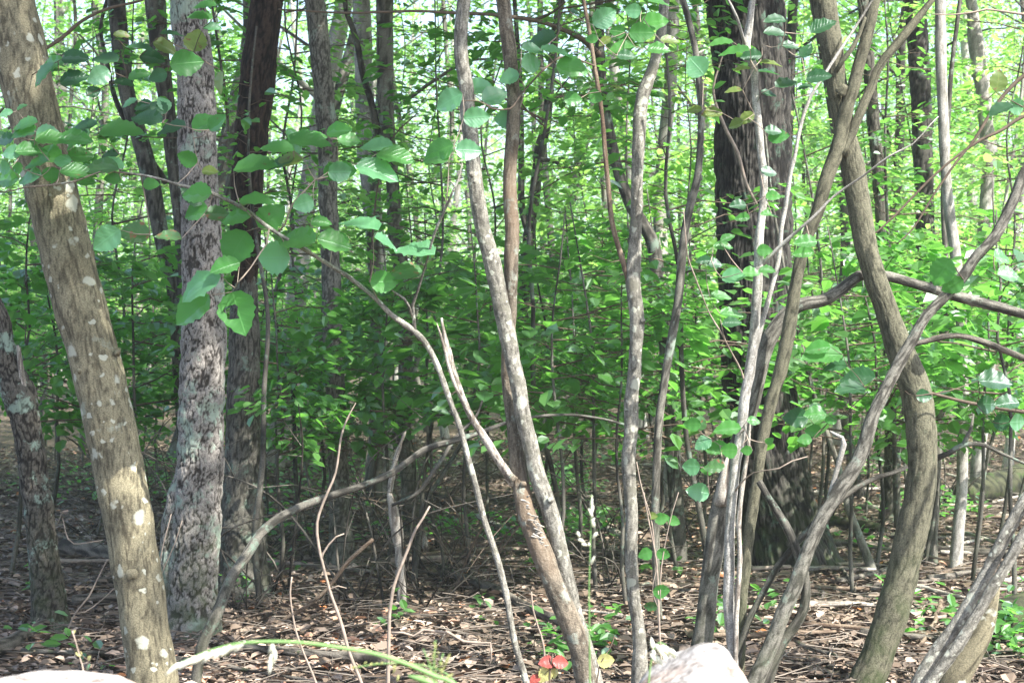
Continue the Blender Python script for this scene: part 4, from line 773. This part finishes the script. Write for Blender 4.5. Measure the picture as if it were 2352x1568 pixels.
reg3 = [(60,300,120,130,-50,1),(230,235,160,70,0),(170,195,130,40,0),(310,255,110,60,0,2),(420,90,120,50,0,2),(430,150,120,50,0,2),(650,115,140,70,30,2),(570,230,90,50,60,2),(630,350,130,70,10,2),(500,210,90,50,0,2),(480,380,120,60,20,2),(410,290,120,40,0,3),(400,330,110,35,0,2),(270,315,90,25,0,3),(230,415,90,30,0,3),(560,400,90,30,0,2),(400,430,90,40,0,2),(290,545,90,50,30,3),(130,520,110,50,0,3),(50,505,80,40,0,3),(445,625,110,70,10),(420,600,90,40,0,2),(240,570,80,40,20,3),(560,1110,120,60,0),(550,1160,110,60,0),(380,1150,80,60,0),(240,1265,130,60,10,1),(320,1250,90,50,0),(400,790,90,50,0,2),(420,900,80,40,0),(250,940,90,45,0,2),(270,1000,80,40,0),(190,1130,100,45,0),(150,1210,90,45,0,2),(90,1195,80,40,0,2),(180,1360,110,40,0),(230,1440,120,45,0),(380,980,60,30,0),(210,1090,80,35,30),(390,1240,90,40,0),(230,1480,100,40,10,2)]
reg6s = [(40,380,90,70,0),(80,370,80,70,80,4),(200,400,140,60,0),(90,470,95,60,30,1),(150,490,120,60,0),(210,500,90,80,0),(290,500,60,50,0),(35,575,90,90,0,1),(140,575,110,60,0,4),(65,690,120,80,-10,1),(400,455,50,35,30),(330,365,70,40,0),(110,590,70,50,0)]
S_paths = [p for _, p in T['S'][1]]
attach_leaves(T['S'][0], [S_paths[0][40:], S_paths[2], S_paths[3], S_paths[4], S_paths[5]], LV(1568, 0, reg3, 6.55)+LV(1568, 784, reg6s, 6.5, .05), lscale=.92)
regY = [(1460,500,130,60,20,2),(1530,490,90,80,0,1),(1450,370,110,90,80,3),(1190,1250,150,90,60),(1240,1310,110,80,30),(1470,1180,110,60,0),(1500,1260,120,60,0)]
regY6 = [(800,165,170,80,0,2),(770,215,150,50,0,2),(640,60,200,60,0),(1060,235,140,60,-15,2),(700,115,120,50,0,2),(520,350,120,80,0,2),(610,330,110,60,0),(600,410,80,60,0),(1440,180,160,80,0,2),(1400,290,110,80,0,2),(1490,280,120,60,0,2),(1470,370,90,80,0,2),(1540,370,90,80,0,1),(560,450,70,40,0),(680,360,60,40,0),(620,30,120,50,5),(690,60,90,40,0),(1110,250,80,50,0,2)]
attach_leaves(T['Y'][0], [T['Y'][1][0][1]], LV(1568, 0, regY, 6.6)+LV(1568, 784, regY6, 6.9), 'twig')
e = bpy.data.objects
ts = [o for o in e if o.name.startswith('thin_stem')][0]
tp = px_path([(1478, 1130, 3), (1505, 1280, 4), (1516, 1440, 5), (1519, 1568, 6)], 6.4)
attach_leaves(ts, [tp], [(1420+784-784+0+x, y, l, w_, a, k, 6.4) for (x, y, l, w_, a, k) in [(100,1190,36,26,10,0),(128,1196,30,20,-20,0),(80,1184,22,14,0,3),(62,1272,34,30,20,0),(104,1272,34,28,-20,0),(100,1357,44,30,0,0),(74,1392,32,26,0,4)]])

# dead leaves hanging and fallen bright leaves
def ground_leaf(px, py, ln, an, k, label, d_, up=.0, cat='leaf'):
    q = P(px, py, d_); s_ = ln/FPX*d_; a = math.radians(an); ax = np.array([math.cos(a), -.2, math.sin(a)]); ax = unit(ax)
    nr = unit(np.array([0, -.75, .65])); nr = unit(nr-ax*np.dot(nr, ax)); sd = np.cross(nr, ax)
    return q, ax, sd, nr, s_
def seedling(name, label, cat, stem, lv, d_, mat='twig'):
    root, out = woody(name, label, cat, [dict(n='stem', pts=stem, d=d_, mat=mat, sides=6, step=.02)])
    attach_leaves(root, [out[0][1]], [(x, y, l, w_, a, k, d_) for (x, y, l, w_, a, k) in lv], 'twig', .001); return root
seedling('seedling', 'small seedling with red and pale yellow leaves at the foot of the crossing stems', 'seedling', [(1270, 1500, 3), (1264, 1530, 4), (1262, 1568, 4)], [(1256, 1520, 40, 22, 0, 5), (1288, 1520, 40, 24, -5, 5), (1252, 1548, 44, 34, 60, 6), (1228, 1560, 30, 16, 30, 5), (1274, 1545, 26, 14, 70, 6)], 5.9)
seedling('seedling', 'pale yellow green leaf on a dry stalk beside the foot of the crossing stems', 'seedling', [(1412, 1460, 2), (1400, 1490, 3), (1380, 1520, 3), (1370, 1568, 3)], [(1392, 1516, 42, 34, 0, 6), (1402, 1462, 18, 10, 50, 4)], 5.9)
seedling('seedling', 'thin upright weed with tiny buds at the lower left, in front of the maple', 'weed', [(166, 1448, 3), (176, 1480, 3), (186, 1520, 4), (196, 1568, 4)], [(181, 1500, 16, 8, -30, 6), (205, 1510, 14, 8, 60, 6), (192, 1560, 34, 12, 35, 1), (170, 1450, 10, 6, 40, 6), (203, 1530, 16, 6, 70, 1)], 3.6, mat='twigpale')

# ------------------------------------------------------------------ grasses at the front
M['grassgreen'] = leafmat('grass_stem', (.16, .30, .10), (.22, .38, .14), (.3, .45, .12), transl=.3)
M['grasspale'] = leafmat('grass_husk', (.68, .68, .58), (.80, .80, .72), (.7, .7, .5), transl=.4)
M['grassbud'] = leafmat('grass_bud', (.26, .30, .10), (.36, .38, .15), (.4, .4, .15), transl=.35)
def spikelet(mb, b_, ax, ln, wd):
    ts_ = np.array([0, .15, .4, .7, 1.]); rs = np.array([.15, .75, 1, .7, .08])*wd*.5
    tube(mb, np.hstack([b_+ax*(ts_*ln)[:, None], rs[:, None]]), 7, cap=True)
def grass(name, label, stem, d_, spikes, smat='grassgreen', hmat='grasspale', ground=True, extra=None):
    rows = px_path(stem, d_, 0, ground, step=.01, wob=0); b0 = rows[0, :3].copy()
    root = empty(name, tuple(b0), label, 'grass')
    st = tube(MB(), rows, 8); link('stalk', st.mesh('stalk', M[smat], origin=b0), root)
    hs = MB(); ps = MB()
    for (x0, y0, x1, y1, w_) in spikes:
        a = P(x0, y0, d_); b_ = P(x1, y1, d_+R.uniform(-.01, .01)); spikelet(hs, a, b_-a, 1.0, w_/FPX*d_)
    link('seed_head', hs.mesh('seed_head', M[hmat], origin=b0), root)
    if extra:
        for pts in extra: tube(ps, px_path(pts, d_, 0, False, step=.01, wob=0), 6)
        link('leaf_blade', ps.mesh('leaf_blade', M[smat], origin=b0), root)
    return root
R2 = np.random.default_rng(4)
sp = []
for (x0, y0) in [(404, 1526), (418, 1522), (430, 1516), (444, 1510), (458, 1505), (470, 1500), (486, 1496), (500, 1492), (512, 1488), (524, 1484), (534, 1481), (546, 1478), (556, 1476)]:
    sp.append((x0+8, y0-5, x0-17-R2.uniform(0, 8), y0+19+R2.uniform(0, 9), 10))
sp += [(628, 1476, 616, 1502, 9), (628, 1480, 626, 1510, 9), (630, 1490, 634, 1516, 9), (624, 1500, 618, 1530, 9), (622, 1510, 618, 1550, 11), (628, 1505, 628, 1530, 8)]
grass('grass_stalk', 'long arching grass stalk with drooping pale seed heads across the bottom left', [(392, 1530, 3), (430, 1515, 4), (480, 1494, 5), (540, 1478, 6), (600, 1473, 7), (660, 1473, 7.5), (720, 1478, 8), (784, 1487, 8.5), (859, 1500, 9), (934, 1524, 10), (1004, 1554, 11), (1044, 1570, 11), (1110, 1640, 11), (1140, 1750, 11)], 2.3, sp)
sp = []
for q in range(60):
    yy = R2.uniform(1474, 1568); hw = (yy-1468)*.36; xx = 998+R2.uniform(-1, 1)*hw
    sp.append((xx, yy, xx+R2.uniform(-3, 3), yy+5, 3.5))
sp += [(1020, 1530, 1034, 1500, 7), (1018, 1560, 1042, 1546, 8), (1008, 1552, 1022, 1528, 6)]
grass('grass_stalk', 'feathery upright grass seed head beside the base of the arching stalk', [(1000, 1470, 2), (998, 1500, 3), (996, 1540, 4), (992, 1600, 5), (990, 1700, 5)], 2.4, sp, hmat='grassbud', extra=[[(972, 1490, 1.5), (985, 1520, 2), (995, 1550, 2)], [(1018, 1500, 1.5), (1008, 1530, 2), (997, 1560, 2)], [(938, 1551, 5), (965, 1558, 16), (1000, 1572, 14), (1020, 1590, 8)]])
sp = [(x_, y_, x_-10+R2.uniform(-3, 3), y_+6, 5) for x_ in (816, 826, 842, 856, 868, 880, 896, 910) for y_ in (1524+R2.uniform(-6, 6),)]+[(908, 1532, 902, 1548, 5), (916, 1548, 912, 1564, 5), (974, 1522, 966, 1532, 5), (988, 1530, 990, 1545, 5)]
grass('grass_stalk', 'thin drooping grass with yellow green seeds below the arching stalk', [(812, 1534, 2), (850, 1526, 2.5), (900, 1522, 3), (950, 1524, 3), (1000, 1534, 3), (1040, 1560, 4), (1060, 1620, 4), (1065, 1700, 4)], 2.6, sp, hmat='grassbud')
sp = [(1358, 1170, 1360, 1136, 7), (1356, 1182, 1364, 1160, 8), (1361, 1188, 1352, 1166, 7), (1358, 1200, 1366, 1188, 8), (1372, 1222, 1360, 1236, 8), (1364, 1210, 1362, 1196, 9), (1326, 1220, 1332, 1234, 7), (1328, 1238, 1344, 1244, 8), (1336, 1248, 1350, 1252, 7), (1352, 1246, 1356, 1256, 8), (1356, 1296, 1366, 1276, 8)]
grass('grass_stalk', 'tall thin upright grass with a sparse pale seed head in front of the crossing stems', [(1359, 1136, 1.5), (1358, 1180, 2), (1356, 1250, 2.5), (1353, 1350, 3), (1354, 1450, 3.5), (1355, 1568, 4), (1356, 1700, 4)], 3.0, sp)
sp = [(1500, 1490, 1496, 1462, 11), (1506, 1478, 1518, 1500, 12), (1500, 1490, 1504, 1516, 13), (1512, 1482, 1524, 1508, 13), (1520, 1480, 1534, 1502, 13), (1530, 1482, 1536, 1510, 12), (1535, 1490, 1556, 1504, 12), (1540, 1494, 1552, 1512, 11), (1508, 1505, 1522, 1528, 12), (1494, 1500, 1512, 1526, 12), (1524, 1500, 1530, 1520, 11)]
grass('grass_stalk', 'short grass with a dense nodding white seed cluster left of the boulder', [(1530, 1480, 2), (1515, 1474, 3), (1504, 1484, 3), (1497, 1510, 3.5), (1490, 1568, 4), (1484, 1700, 4)], 2.9, sp)

# ------------------------------------------------------------------ boulders
M['granite'] = plain('pale_granite', (.28, .255, .235), .85, 70., .35, .2, (.38, .355, .335))
m = M['granite']; t = m.node_tree; L = t.links.new
bs = [n_ for n_ in t.nodes if n_.type == 'BSDF_PRINCIPLED'][0]; src = bs.inputs['Base Color'].links[0].from_socket
def N(k, **kw): return _nd(t, k, kw)
tcn = N('TexCoord'); nz = N('TexNoise', i_Scale=5., i_Detail=5.); L(tcn.outputs['Object'], nz.inputs['Vector'])
f_ = ramp(N, L, nz.outputs[0], [(.52, 0.), (.64, .75)]); c = mixc(N, L, f_.outputs[0], src, (.38, .25, .18))
nz2 = N('TexNoise', i_Scale=28., i_Detail=8., i_Roughness=.75); L(tcn.outputs['Object'], nz2.inputs['Vector'])
c = mixc(N, L, .9, c, ramp(N, L, nz2.outputs[0], [(.38, .35), (.55, 1.15)]).outputs[0], 'MULTIPLY'); L(c, bs.inputs['Base Color'])
def rock(label, prof, d_, thick, ytop):
    bm = bmesh.new(); r = np.random.default_rng(int(abs(prof[0][0]))+7)
    for (px, py) in prof:
        dep = thick*(.25+.75*min(1, (py-ytop)/160.))
        for s_ in (-1, -.5, .5, 1):
            k = 1-.22*(abs(s_) == 1); q = P(px, py, d_)
            cx_ = P(sum(p[0] for p in prof)/len(prof), py, d_)[0]
            bm.verts.new(((cx_+(q[0]-cx_)*k), d_+s_*dep+.04*r.normal(), q[2]-(.02 if abs(s_) == 1 else 0)*r.random()))
    bmesh.ops.convex_hull(bm, input=bm.verts[:])
    for v in [v for v in bm.verts if not v.link_faces]: bm.verts.remove(v)
    bmesh.ops.triangulate(bm, faces=bm.faces[:])
    for q_ in range(4):
        long_ = [e_ for e_ in bm.edges if e_.calc_length() > .022]
        if long_: bmesh.ops.subdivide_edges(bm, edges=long_, cuts=1); bmesh.ops.triangulate(bm, faces=bm.faces[:])
    for q_ in range(2): bmesh.ops.smooth_vert(bm, verts=bm.verts[:], factor=.5, use_axis_x=True, use_axis_y=True, use_axis_z=True)
    co = np.array([v.co for v in bm.verts]); n_ = fbm(co*14, 3, 3); bm.normal_update()
    for v, q in zip(bm.verts, n_): v.co += v.normal*q*.012
    cx_ = co.mean(0); cz = float(gz(cx_[0], cx_[1]))
    me = bpy.data.meshes.new('boulder')
    bm.transform(Matrix.Translation((-cx_[0], -cx_[1], -cz))); bm.to_mesh(me); bm.free(); me.materials.append(M['granite'])
    for p_ in me.polygons: p_.use_smooth = True
    o = link('boulder', me, None, (cx_[0], cx_[1], cz)); return tag(o, label, 'boulder')
rock('pinkish white boulder with a blunt peak at the bottom right of centre', [(1488, 1568), (1560, 1511), (1600, 1488), (1635, 1484), (1666, 1483), (1690, 1520), (1718, 1568), (1440, 1640), (1752, 1640), (1360, 1800), (1830, 1900), (1330, 2150), (1840, 2150)], 3.0, .16, 1483)
rock('low pale boulder just showing along the bottom left edge', [(-120, 1590), (0, 1566), (60, 1557), (95, 1550), (150, 1555), (200, 1559), (290, 1564), (330, 1580), (-160, 1700), (420, 1700), (-180, 2150), (440, 2150)], 2.9, .2, 1550)

# ------------------------------------------------------------------ understory, placed where the photo has it
def at_px(px, d_): return (px-CX)/FPX*d_, d_
und = [  # px, depth, variant, scale, where
 (1265, 8.9, 'big', 1.0, 'dark broad leaved sapling filling the gap right of the crossing stems'),
 (1370, 9.6, 'big', 1.05, 'dark broad leaved sapling just left of the forked stem'),
 (1330, 11.2, 'low', 1.1, 'layered green sapling behind the dark broad leaved pair'),
 (880, 10.4, 'low', 1.0, 'leafy sapling behind the arching stem, left of centre'),
 (720, 11.2, 'low', 1.05, 'leafy sapling between the straight grey trunk and the dead tree'),
 (1010, 11.6, 'low', 1.1, 'leafy sapling behind the snapped stub'),
 (640, 9.9, 'low', .95, 'leafy sapling in front of the straight grey trunk'),
 (330, 10.8, 'low', 1.1, 'leafy sapling seen between the spotted maple and the lichened oak'),
 (120, 11.4, 'low', 1.1, 'leafy sapling between the blackish trunk and the spotted maple'),
 (20, 10.2, 'low', 1.15, 'leafy sapling at the left edge above the blackish trunk'),
 (480, 12.4, 'mid', .8, 'taller leafy sapling behind the lichened oak'),
 (1560, 10.4, 'low', 1.0, 'leafy sapling behind the slim grey stem'),
 (1960, 9.4, 'big', .98, 'broad leaved sapling right of the thick oak under the low bough'),
 (2010, 10.6, 'low', 1.1, 'leafy sapling behind the olive trunk above the ground'),
 (2230, 10.0, 'big', 1.05, 'broad leaved sapling at the right above the low branch'),
 (2330, 9.0, 'big', 1.1, 'broad leaved sapling at the right edge'),
 (2150, 12.5, 'mid', .75, 'taller sapling between the furrowed trunk and the sunlit trunk'),
 (1080, 10.0, 'big', 1.0, 'broad leaved sapling behind the snapped stub'),
 (1440, 9.0, 'big', .9, 'broad leaved sapling just behind the single forked stem'),
 (1240, 12.4, 'low', 1.2, 'wide layered sapling further back in the centre gap'),
 (1500, 12.0, 'low', 1.2, 'wide layered sapling further back behind the forked stem'),
 (1900, 12.6, 'low', 1.2, 'leafy sapling behind the right side of the thick oak'),
 (2120, 10.8, 'low', 1.05, 'leafy sapling right of the kinked olive trunk'),
 (2290, 11.6, 'low', 1.1, 'leafy sapling behind the slim sunlit trunk at the right'),
 (620, 12.8, 'mid', .85, 'taller leafy sapling behind the dark dead tree'),
]
for q, (px, d_, kind, s_, lab) in enumerate(und):
    x_, y_ = at_px(px, d_); add_sapling(kind, x_, y_, q*1.7, s_, lab)

# sparse leaf sprays of taller young trees hanging in view near the top
def hang(name, label, sprays, leaf, nper, seed, mat='fol'):
    tw = MB(); mb = spray_set([(P(px, py, d_), a, l, r_) for (px, py, d_, a, l, r_) in sprays], leaf, nper, seed, tw=tw)
    b0 = P(sprays[0][0], sprays[0][1], sprays[0][2])
    return b0, tw, mb
def sapling_at(label, px, d_, z0, z1, rad, nspr, leaf, nper, seed, mat='fol', stem_r=.02, H=None):
    x_, y_ = at_px(px, d_); v = sapling_variant('young_tree', z0, z1, rad, nspr, leaf, nper, seed, M[mat], stem_r, H)
    e_ = empty('young_tree', (x_, y_, float(gz(x_, y_))), label, 'young tree'); link('stem', v[0], e_); link('twigs', v[1], e_); link('foliage', v[2], e_)
sapling_at('slender young tree whose small leaves hang before the thick oak', 1640, 9.3, 1.3, 3.4, .95, 22, .085, 22, 301)
sapling_at('young maple with leaves spread below the top edge between the crossing pair and the fork', 1290, 10.3, 2.75, 4.2, 1.5, 18, .10, 36, 302)
sapling_at('young maple with leaves around the top left of the lichened oak', 520, 10.6, 2.7, 4.3, 1.3, 16, .09, 34, 303)
sapling_at('young maple with leaves against the furrowed trunk at the upper right', 2060, 12.5, 2.0, 4.6, 1.2, 22, .09, 26, 304)
sapling_at('ivy leaved young tree wrapping the middle of the dark dead tree', 600, 8.9, 1.9, 2.9, .55, 16, .07, 36, 305)
sapling_at('young tree with open leaf layers left of the straight grey trunk', 690, 12.2, 1.6, 4.4, 1.1, 20, .09, 30, 306, 'folfar')

for q, (px, d_, z0, z1, rad, lab) in enumerate([
  (960, 11.5, 2.1, 4.2, 1.2, 'young tree with leaf layers just left of the crossing pair tops'),
  (1500, 11.8, 2.2, 4.6, 1.2, 'young tree with leaf layers behind the top of the forked stem'),
  (1870, 12.0, 2.2, 4.8, 1.1, 'young tree with leaf layers between the thick oak and the olive trunk'),
  (2240, 11.2, 1.9, 4.4, 1.3, 'young tree with leaf layers behind the top right twigs'),
  (220, 12.2, 2.0, 4.6, 1.3, 'young tree with leaf layers behind the top of the spotted maple'),
  (1120, 13.0, 1.8, 4.8, 1.4, 'young tree with leaf layers seen between the two crossing stem tops')]):
    sapling_at(lab, px, d_, z0, z1, rad, 16, .088, 34, 320+q, 'folfar' if q % 2 else 'fol', .014)

# undergrowth low plants
def ground_cover(label, spots, leaf, seed, mat='fol'):
    r = np.random.default_rng(seed); mb = MB()
    for (px, py, rad, n_) in spots:
        d_ = CAMH*FPX/(py-CY); x_, y_ = at_px(px, d_)
        a = r.random(n_)*2*math.pi; rr_ = rad*np.sqrt(r.random(n_)); X_ = x_+np.cos(a)*rr_; Y_ = y_+np.sin(a)*rr_*1.8
        pos = np.stack([X_, Y_, gz(X_, Y_)+.03+r.random(n_)*.16], -1); az_ = r.random(n_)*2*math.pi
        ax = np.stack([np.cos(az_), np.sin(az_), r.normal(.1, .35, n_)], -1); nr = np.stack([r.normal(0, .4, n_), r.normal(-.15, .4, n_), np.ones(n_)], -1)
        ln = leaf*r.uniform(.5, 1.2, n_); leaves_mesh(mb, pos, unit(ax), unit(nr), ln, ln*.6, r.random(n_), curl=.06)
    o = link('undergrowth', mb.mesh('undergrowth', M[mat], smooth=False)); tag(o, label, 'undergrowth', kind='stuff')
sp = [(1230+R.normal(0, 120), 1130+R.uniform(-60, 110), R.uniform(.2, .6), 120) for q in range(8)]
sp += [(R.uniform(0, 2352), R.uniform(1010, 1200), R.uniform(.3, .9), 70) for q in range(26)]
sp += [(R.uniform(0, 2352), R.uniform(1250, 1560), R.uniform(.05, .2), 12) for q in range(26)]
sp += [(600, 1240, .4, 150), (700, 1180, .6, 100), (2290, 1500, .25, 160), (2340, 1470, .3, 160), (1310, 1520, .2, 90), (830, 1130, .8, 120), (1940, 1000, .9, 100)]
ground_cover('low green seedlings and ferns scattered through the dry leaves', sp, .075, 51)

# ------------------------------------------------------------------ woods further back
TV = []
for q in range(7):
    r = np.random.default_rng(400+q); H = 15
    kz = np.linspace(-.1, H, 12); bx = np.cumsum(r.normal(0, .13, 12)); by = np.cumsum(r.normal(0, .13, 12)); bx -= bx[0]; by -= by[0]
    bx += kz*r.normal(0, .035)
    r0 = [.05, .07, .09, .13, .06, .04, .15][q]
    rows = np.stack([bx, by, kz, r0*(1-.6*kz/H)], -1); s = spline(rows, .22); s[:3, 3] *= np.array([1.5, 1.25, 1.1])
    mb = tube(MB(), s, 14, rough=.006 if r0 < .12 else .014, freq=28, seed=q, lump=.08)
    lim = MB()
    for b_ in range(5):
        h_ = r.uniform(3.2, 9); ii = int(h_/H*len(s)); a = r.random()*6.28; l_ = r.uniform(.7, 2.2); o_ = s[ii, :3]
        tube(lim, spline([[*o_, r0*.3], [*(o_+np.array([math.cos(a)*l_*.5, math.sin(a)*l_*.5, l_*.35])), r0*.2], [*(o_+np.array([math.cos(a)*l_, math.sin(a)*l_, l_*.5+r.normal(0, .2)])), .006]], .25), 6, cap=False)
    TV.append((mb, lim, s))
def tvmesh(q, mat):
    key = (q, mat)
    if key not in tvmesh.c: tvmesh.c[key] = (TV[q][0].mesh('trunk', M[mat]), TV[q][1].mesh('limbs', M[mat]))
    return tvmesh.c[key]
tvmesh.c = {}
RT = np.random.default_rng(77)
cells = []
n_far = 0
for ring, (d0, d1, cnt) in enumerate([(14.5, 19, 6), (18, 25, 18), (25, 34, 22), (34, 48, 28), (48, 66, 30)]):
    for q in range(cnt):
        d_ = RT.uniform(d0, d1); px = (q+RT.uniform(.1, .9))/cnt*3000-330
        x_, y_ = at_px(px, d_); z_ = float(gz(x_, y_))
        k = int(RT.choice([0, 1, 2, 3, 4, 5, 6], p=[.2, .17, .12, .08, .17, .2, .06])); mat = str(RT.choice(['grey', 'greydark', 'pale', 'oak'], p=[.42, .2, .28, .1]))
        lab = {'grey': 'grey trunk among the crowd of trees in the woods behind', 'greydark': 'dark grey trunk among the crowd of trees in the woods behind', 'pale': 'pale trunk among the crowd of trees in the woods behind', 'oak': 'dark furrowed trunk among the crowd of trees in the woods behind'}[mat]
        e_ = empty('background_tree', (x_, y_, z_), lab, 'tree', {'grey': 'grey trunks in the woods behind', 'greydark': 'dark grey trunks in the woods behind', 'pale': 'pale trunks in the woods behind', 'oak': 'dark furrowed trunks in the woods behind'}[mat])
        e_.rotation_euler = (RT.normal(0, .02), RT.normal(0, .025), RT.random()*6.28)
        tm = tvmesh(k, mat); link('trunk', tm[0], e_); link('limbs', tm[1], e_)
        v = CRF[int(RT.integers(4))]
        hh = RT.uniform(3.2, 6.5) if d_ > 20 else RT.uniform(5.5, 7)
        if RT.random() > (.2 if d_ < 26 else .5): continue
        c_ = link('crown', v[1], e_, (0, 0, hh)); c_.rotation_euler.z = RT.random()*6.28
        sc_ = RT.uniform(.8, 1.15); c_.scale = (sc_, sc_, sc_)
        n_far += 1
for ring, (d0, d1, cnt, kinds) in enumerate([(13, 17, 16, ['mid', 'low', 'tall']), (17, 23, 24, ['mid', 'tall', 'low']), (23, 31, 28, ['mid', 'tall', 'tall']), (31, 46, 30, ['tall', 'mid', 'tall'])]):
    for q in range(cnt):
        d_ = RT.uniform(d0, d1); px = (q+RT.uniform(0, 1))/cnt*2800-220
        x_, y_ = at_px(px, d_); kind = kinds[int(RT.integers(3))]
        lab = {'low': 'low leafy sapling in the green understory behind the main trunks', 'mid': 'leafy sapling in the green understory behind the main trunks', 'tall': 'tall leafy sapling in the green understory behind the main trunks'}[kind]
        add_sapling(kind, x_, y_, RT.random()*6.28, RT.uniform(.85, 1.25), lab, {'low': 'low saplings of the understory', 'mid': 'saplings of the understory', 'tall': 'tall saplings of the understory'}[kind], name='understory_sapling')

# far-off wood: one mass of foliage on the rising ground
def far_mass():
    r = np.random.default_rng(9); mb = MB(); n_ = 110000
    d_ = r.uniform(56, 100, n_); x_ = r.uniform(-.5, .5, n_)*d_*1.0
    cl = fbm(np.stack([x_*.25, d_*.25, x_*0], -1), 8)
    z_ = gz(x_, d_)+r.random(n_)**1.2*8*(1+.5*cl)
    keep = noise3(np.stack([x_*.6, d_*.6, z_*.6], -1), 12)+.35 > 0
    x_, d_, z_ = x_[keep], d_[keep], z_[keep]; n_ = len(x_)
    az_ = r.random(n_)*6.28; ax = np.stack([np.cos(az_), np.sin(az_), r.normal(-.2, .4, n_)], -1); nr = np.stack([r.normal(0, .5, n_), r.normal(-.2, .5, n_), np.ones(n_)], -1)
    ln = r.uniform(.14, .28, n_); leaves_mesh(mb, np.stack([x_, d_, z_], -1), unit(ax), unit(nr), ln, ln*.75, r.random(n_), curl=.05)
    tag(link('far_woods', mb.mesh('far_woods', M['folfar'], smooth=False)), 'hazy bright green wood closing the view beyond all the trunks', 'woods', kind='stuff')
far_mass()

# ------------------------------------------------------------------ the air between the trees
m, t, N = nmat('haze_air'); L = t.links.new
pv = N('VolumePrincipled'); pv.inputs['Density'].default_value = HAZE; pv.inputs['Color'].default_value = (.93, .97, .95, 1); pv.inputs['Anisotropy'].default_value = .2
o = N('OutputMaterial'); L(pv.outputs[0], o.inputs['Volume'])
hx, hy0, hy1, hz0, hz1 = 146, -36, 246, -2.2, 34
v = np.array([(x_, y_, z_) for x_ in (-hx, hx) for y_ in (hy0, hy1) for z_ in (hz0, hz1)])
f = np.array([(0, 1, 3, 2), (4, 6, 7, 5), (0, 4, 5, 1), (2, 3, 7, 6), (0, 2, 6, 4), (1, 5, 7, 3)])
tag(link('haze', MB().add(v, f).mesh('haze', m, smooth=False)), kind='stuff')
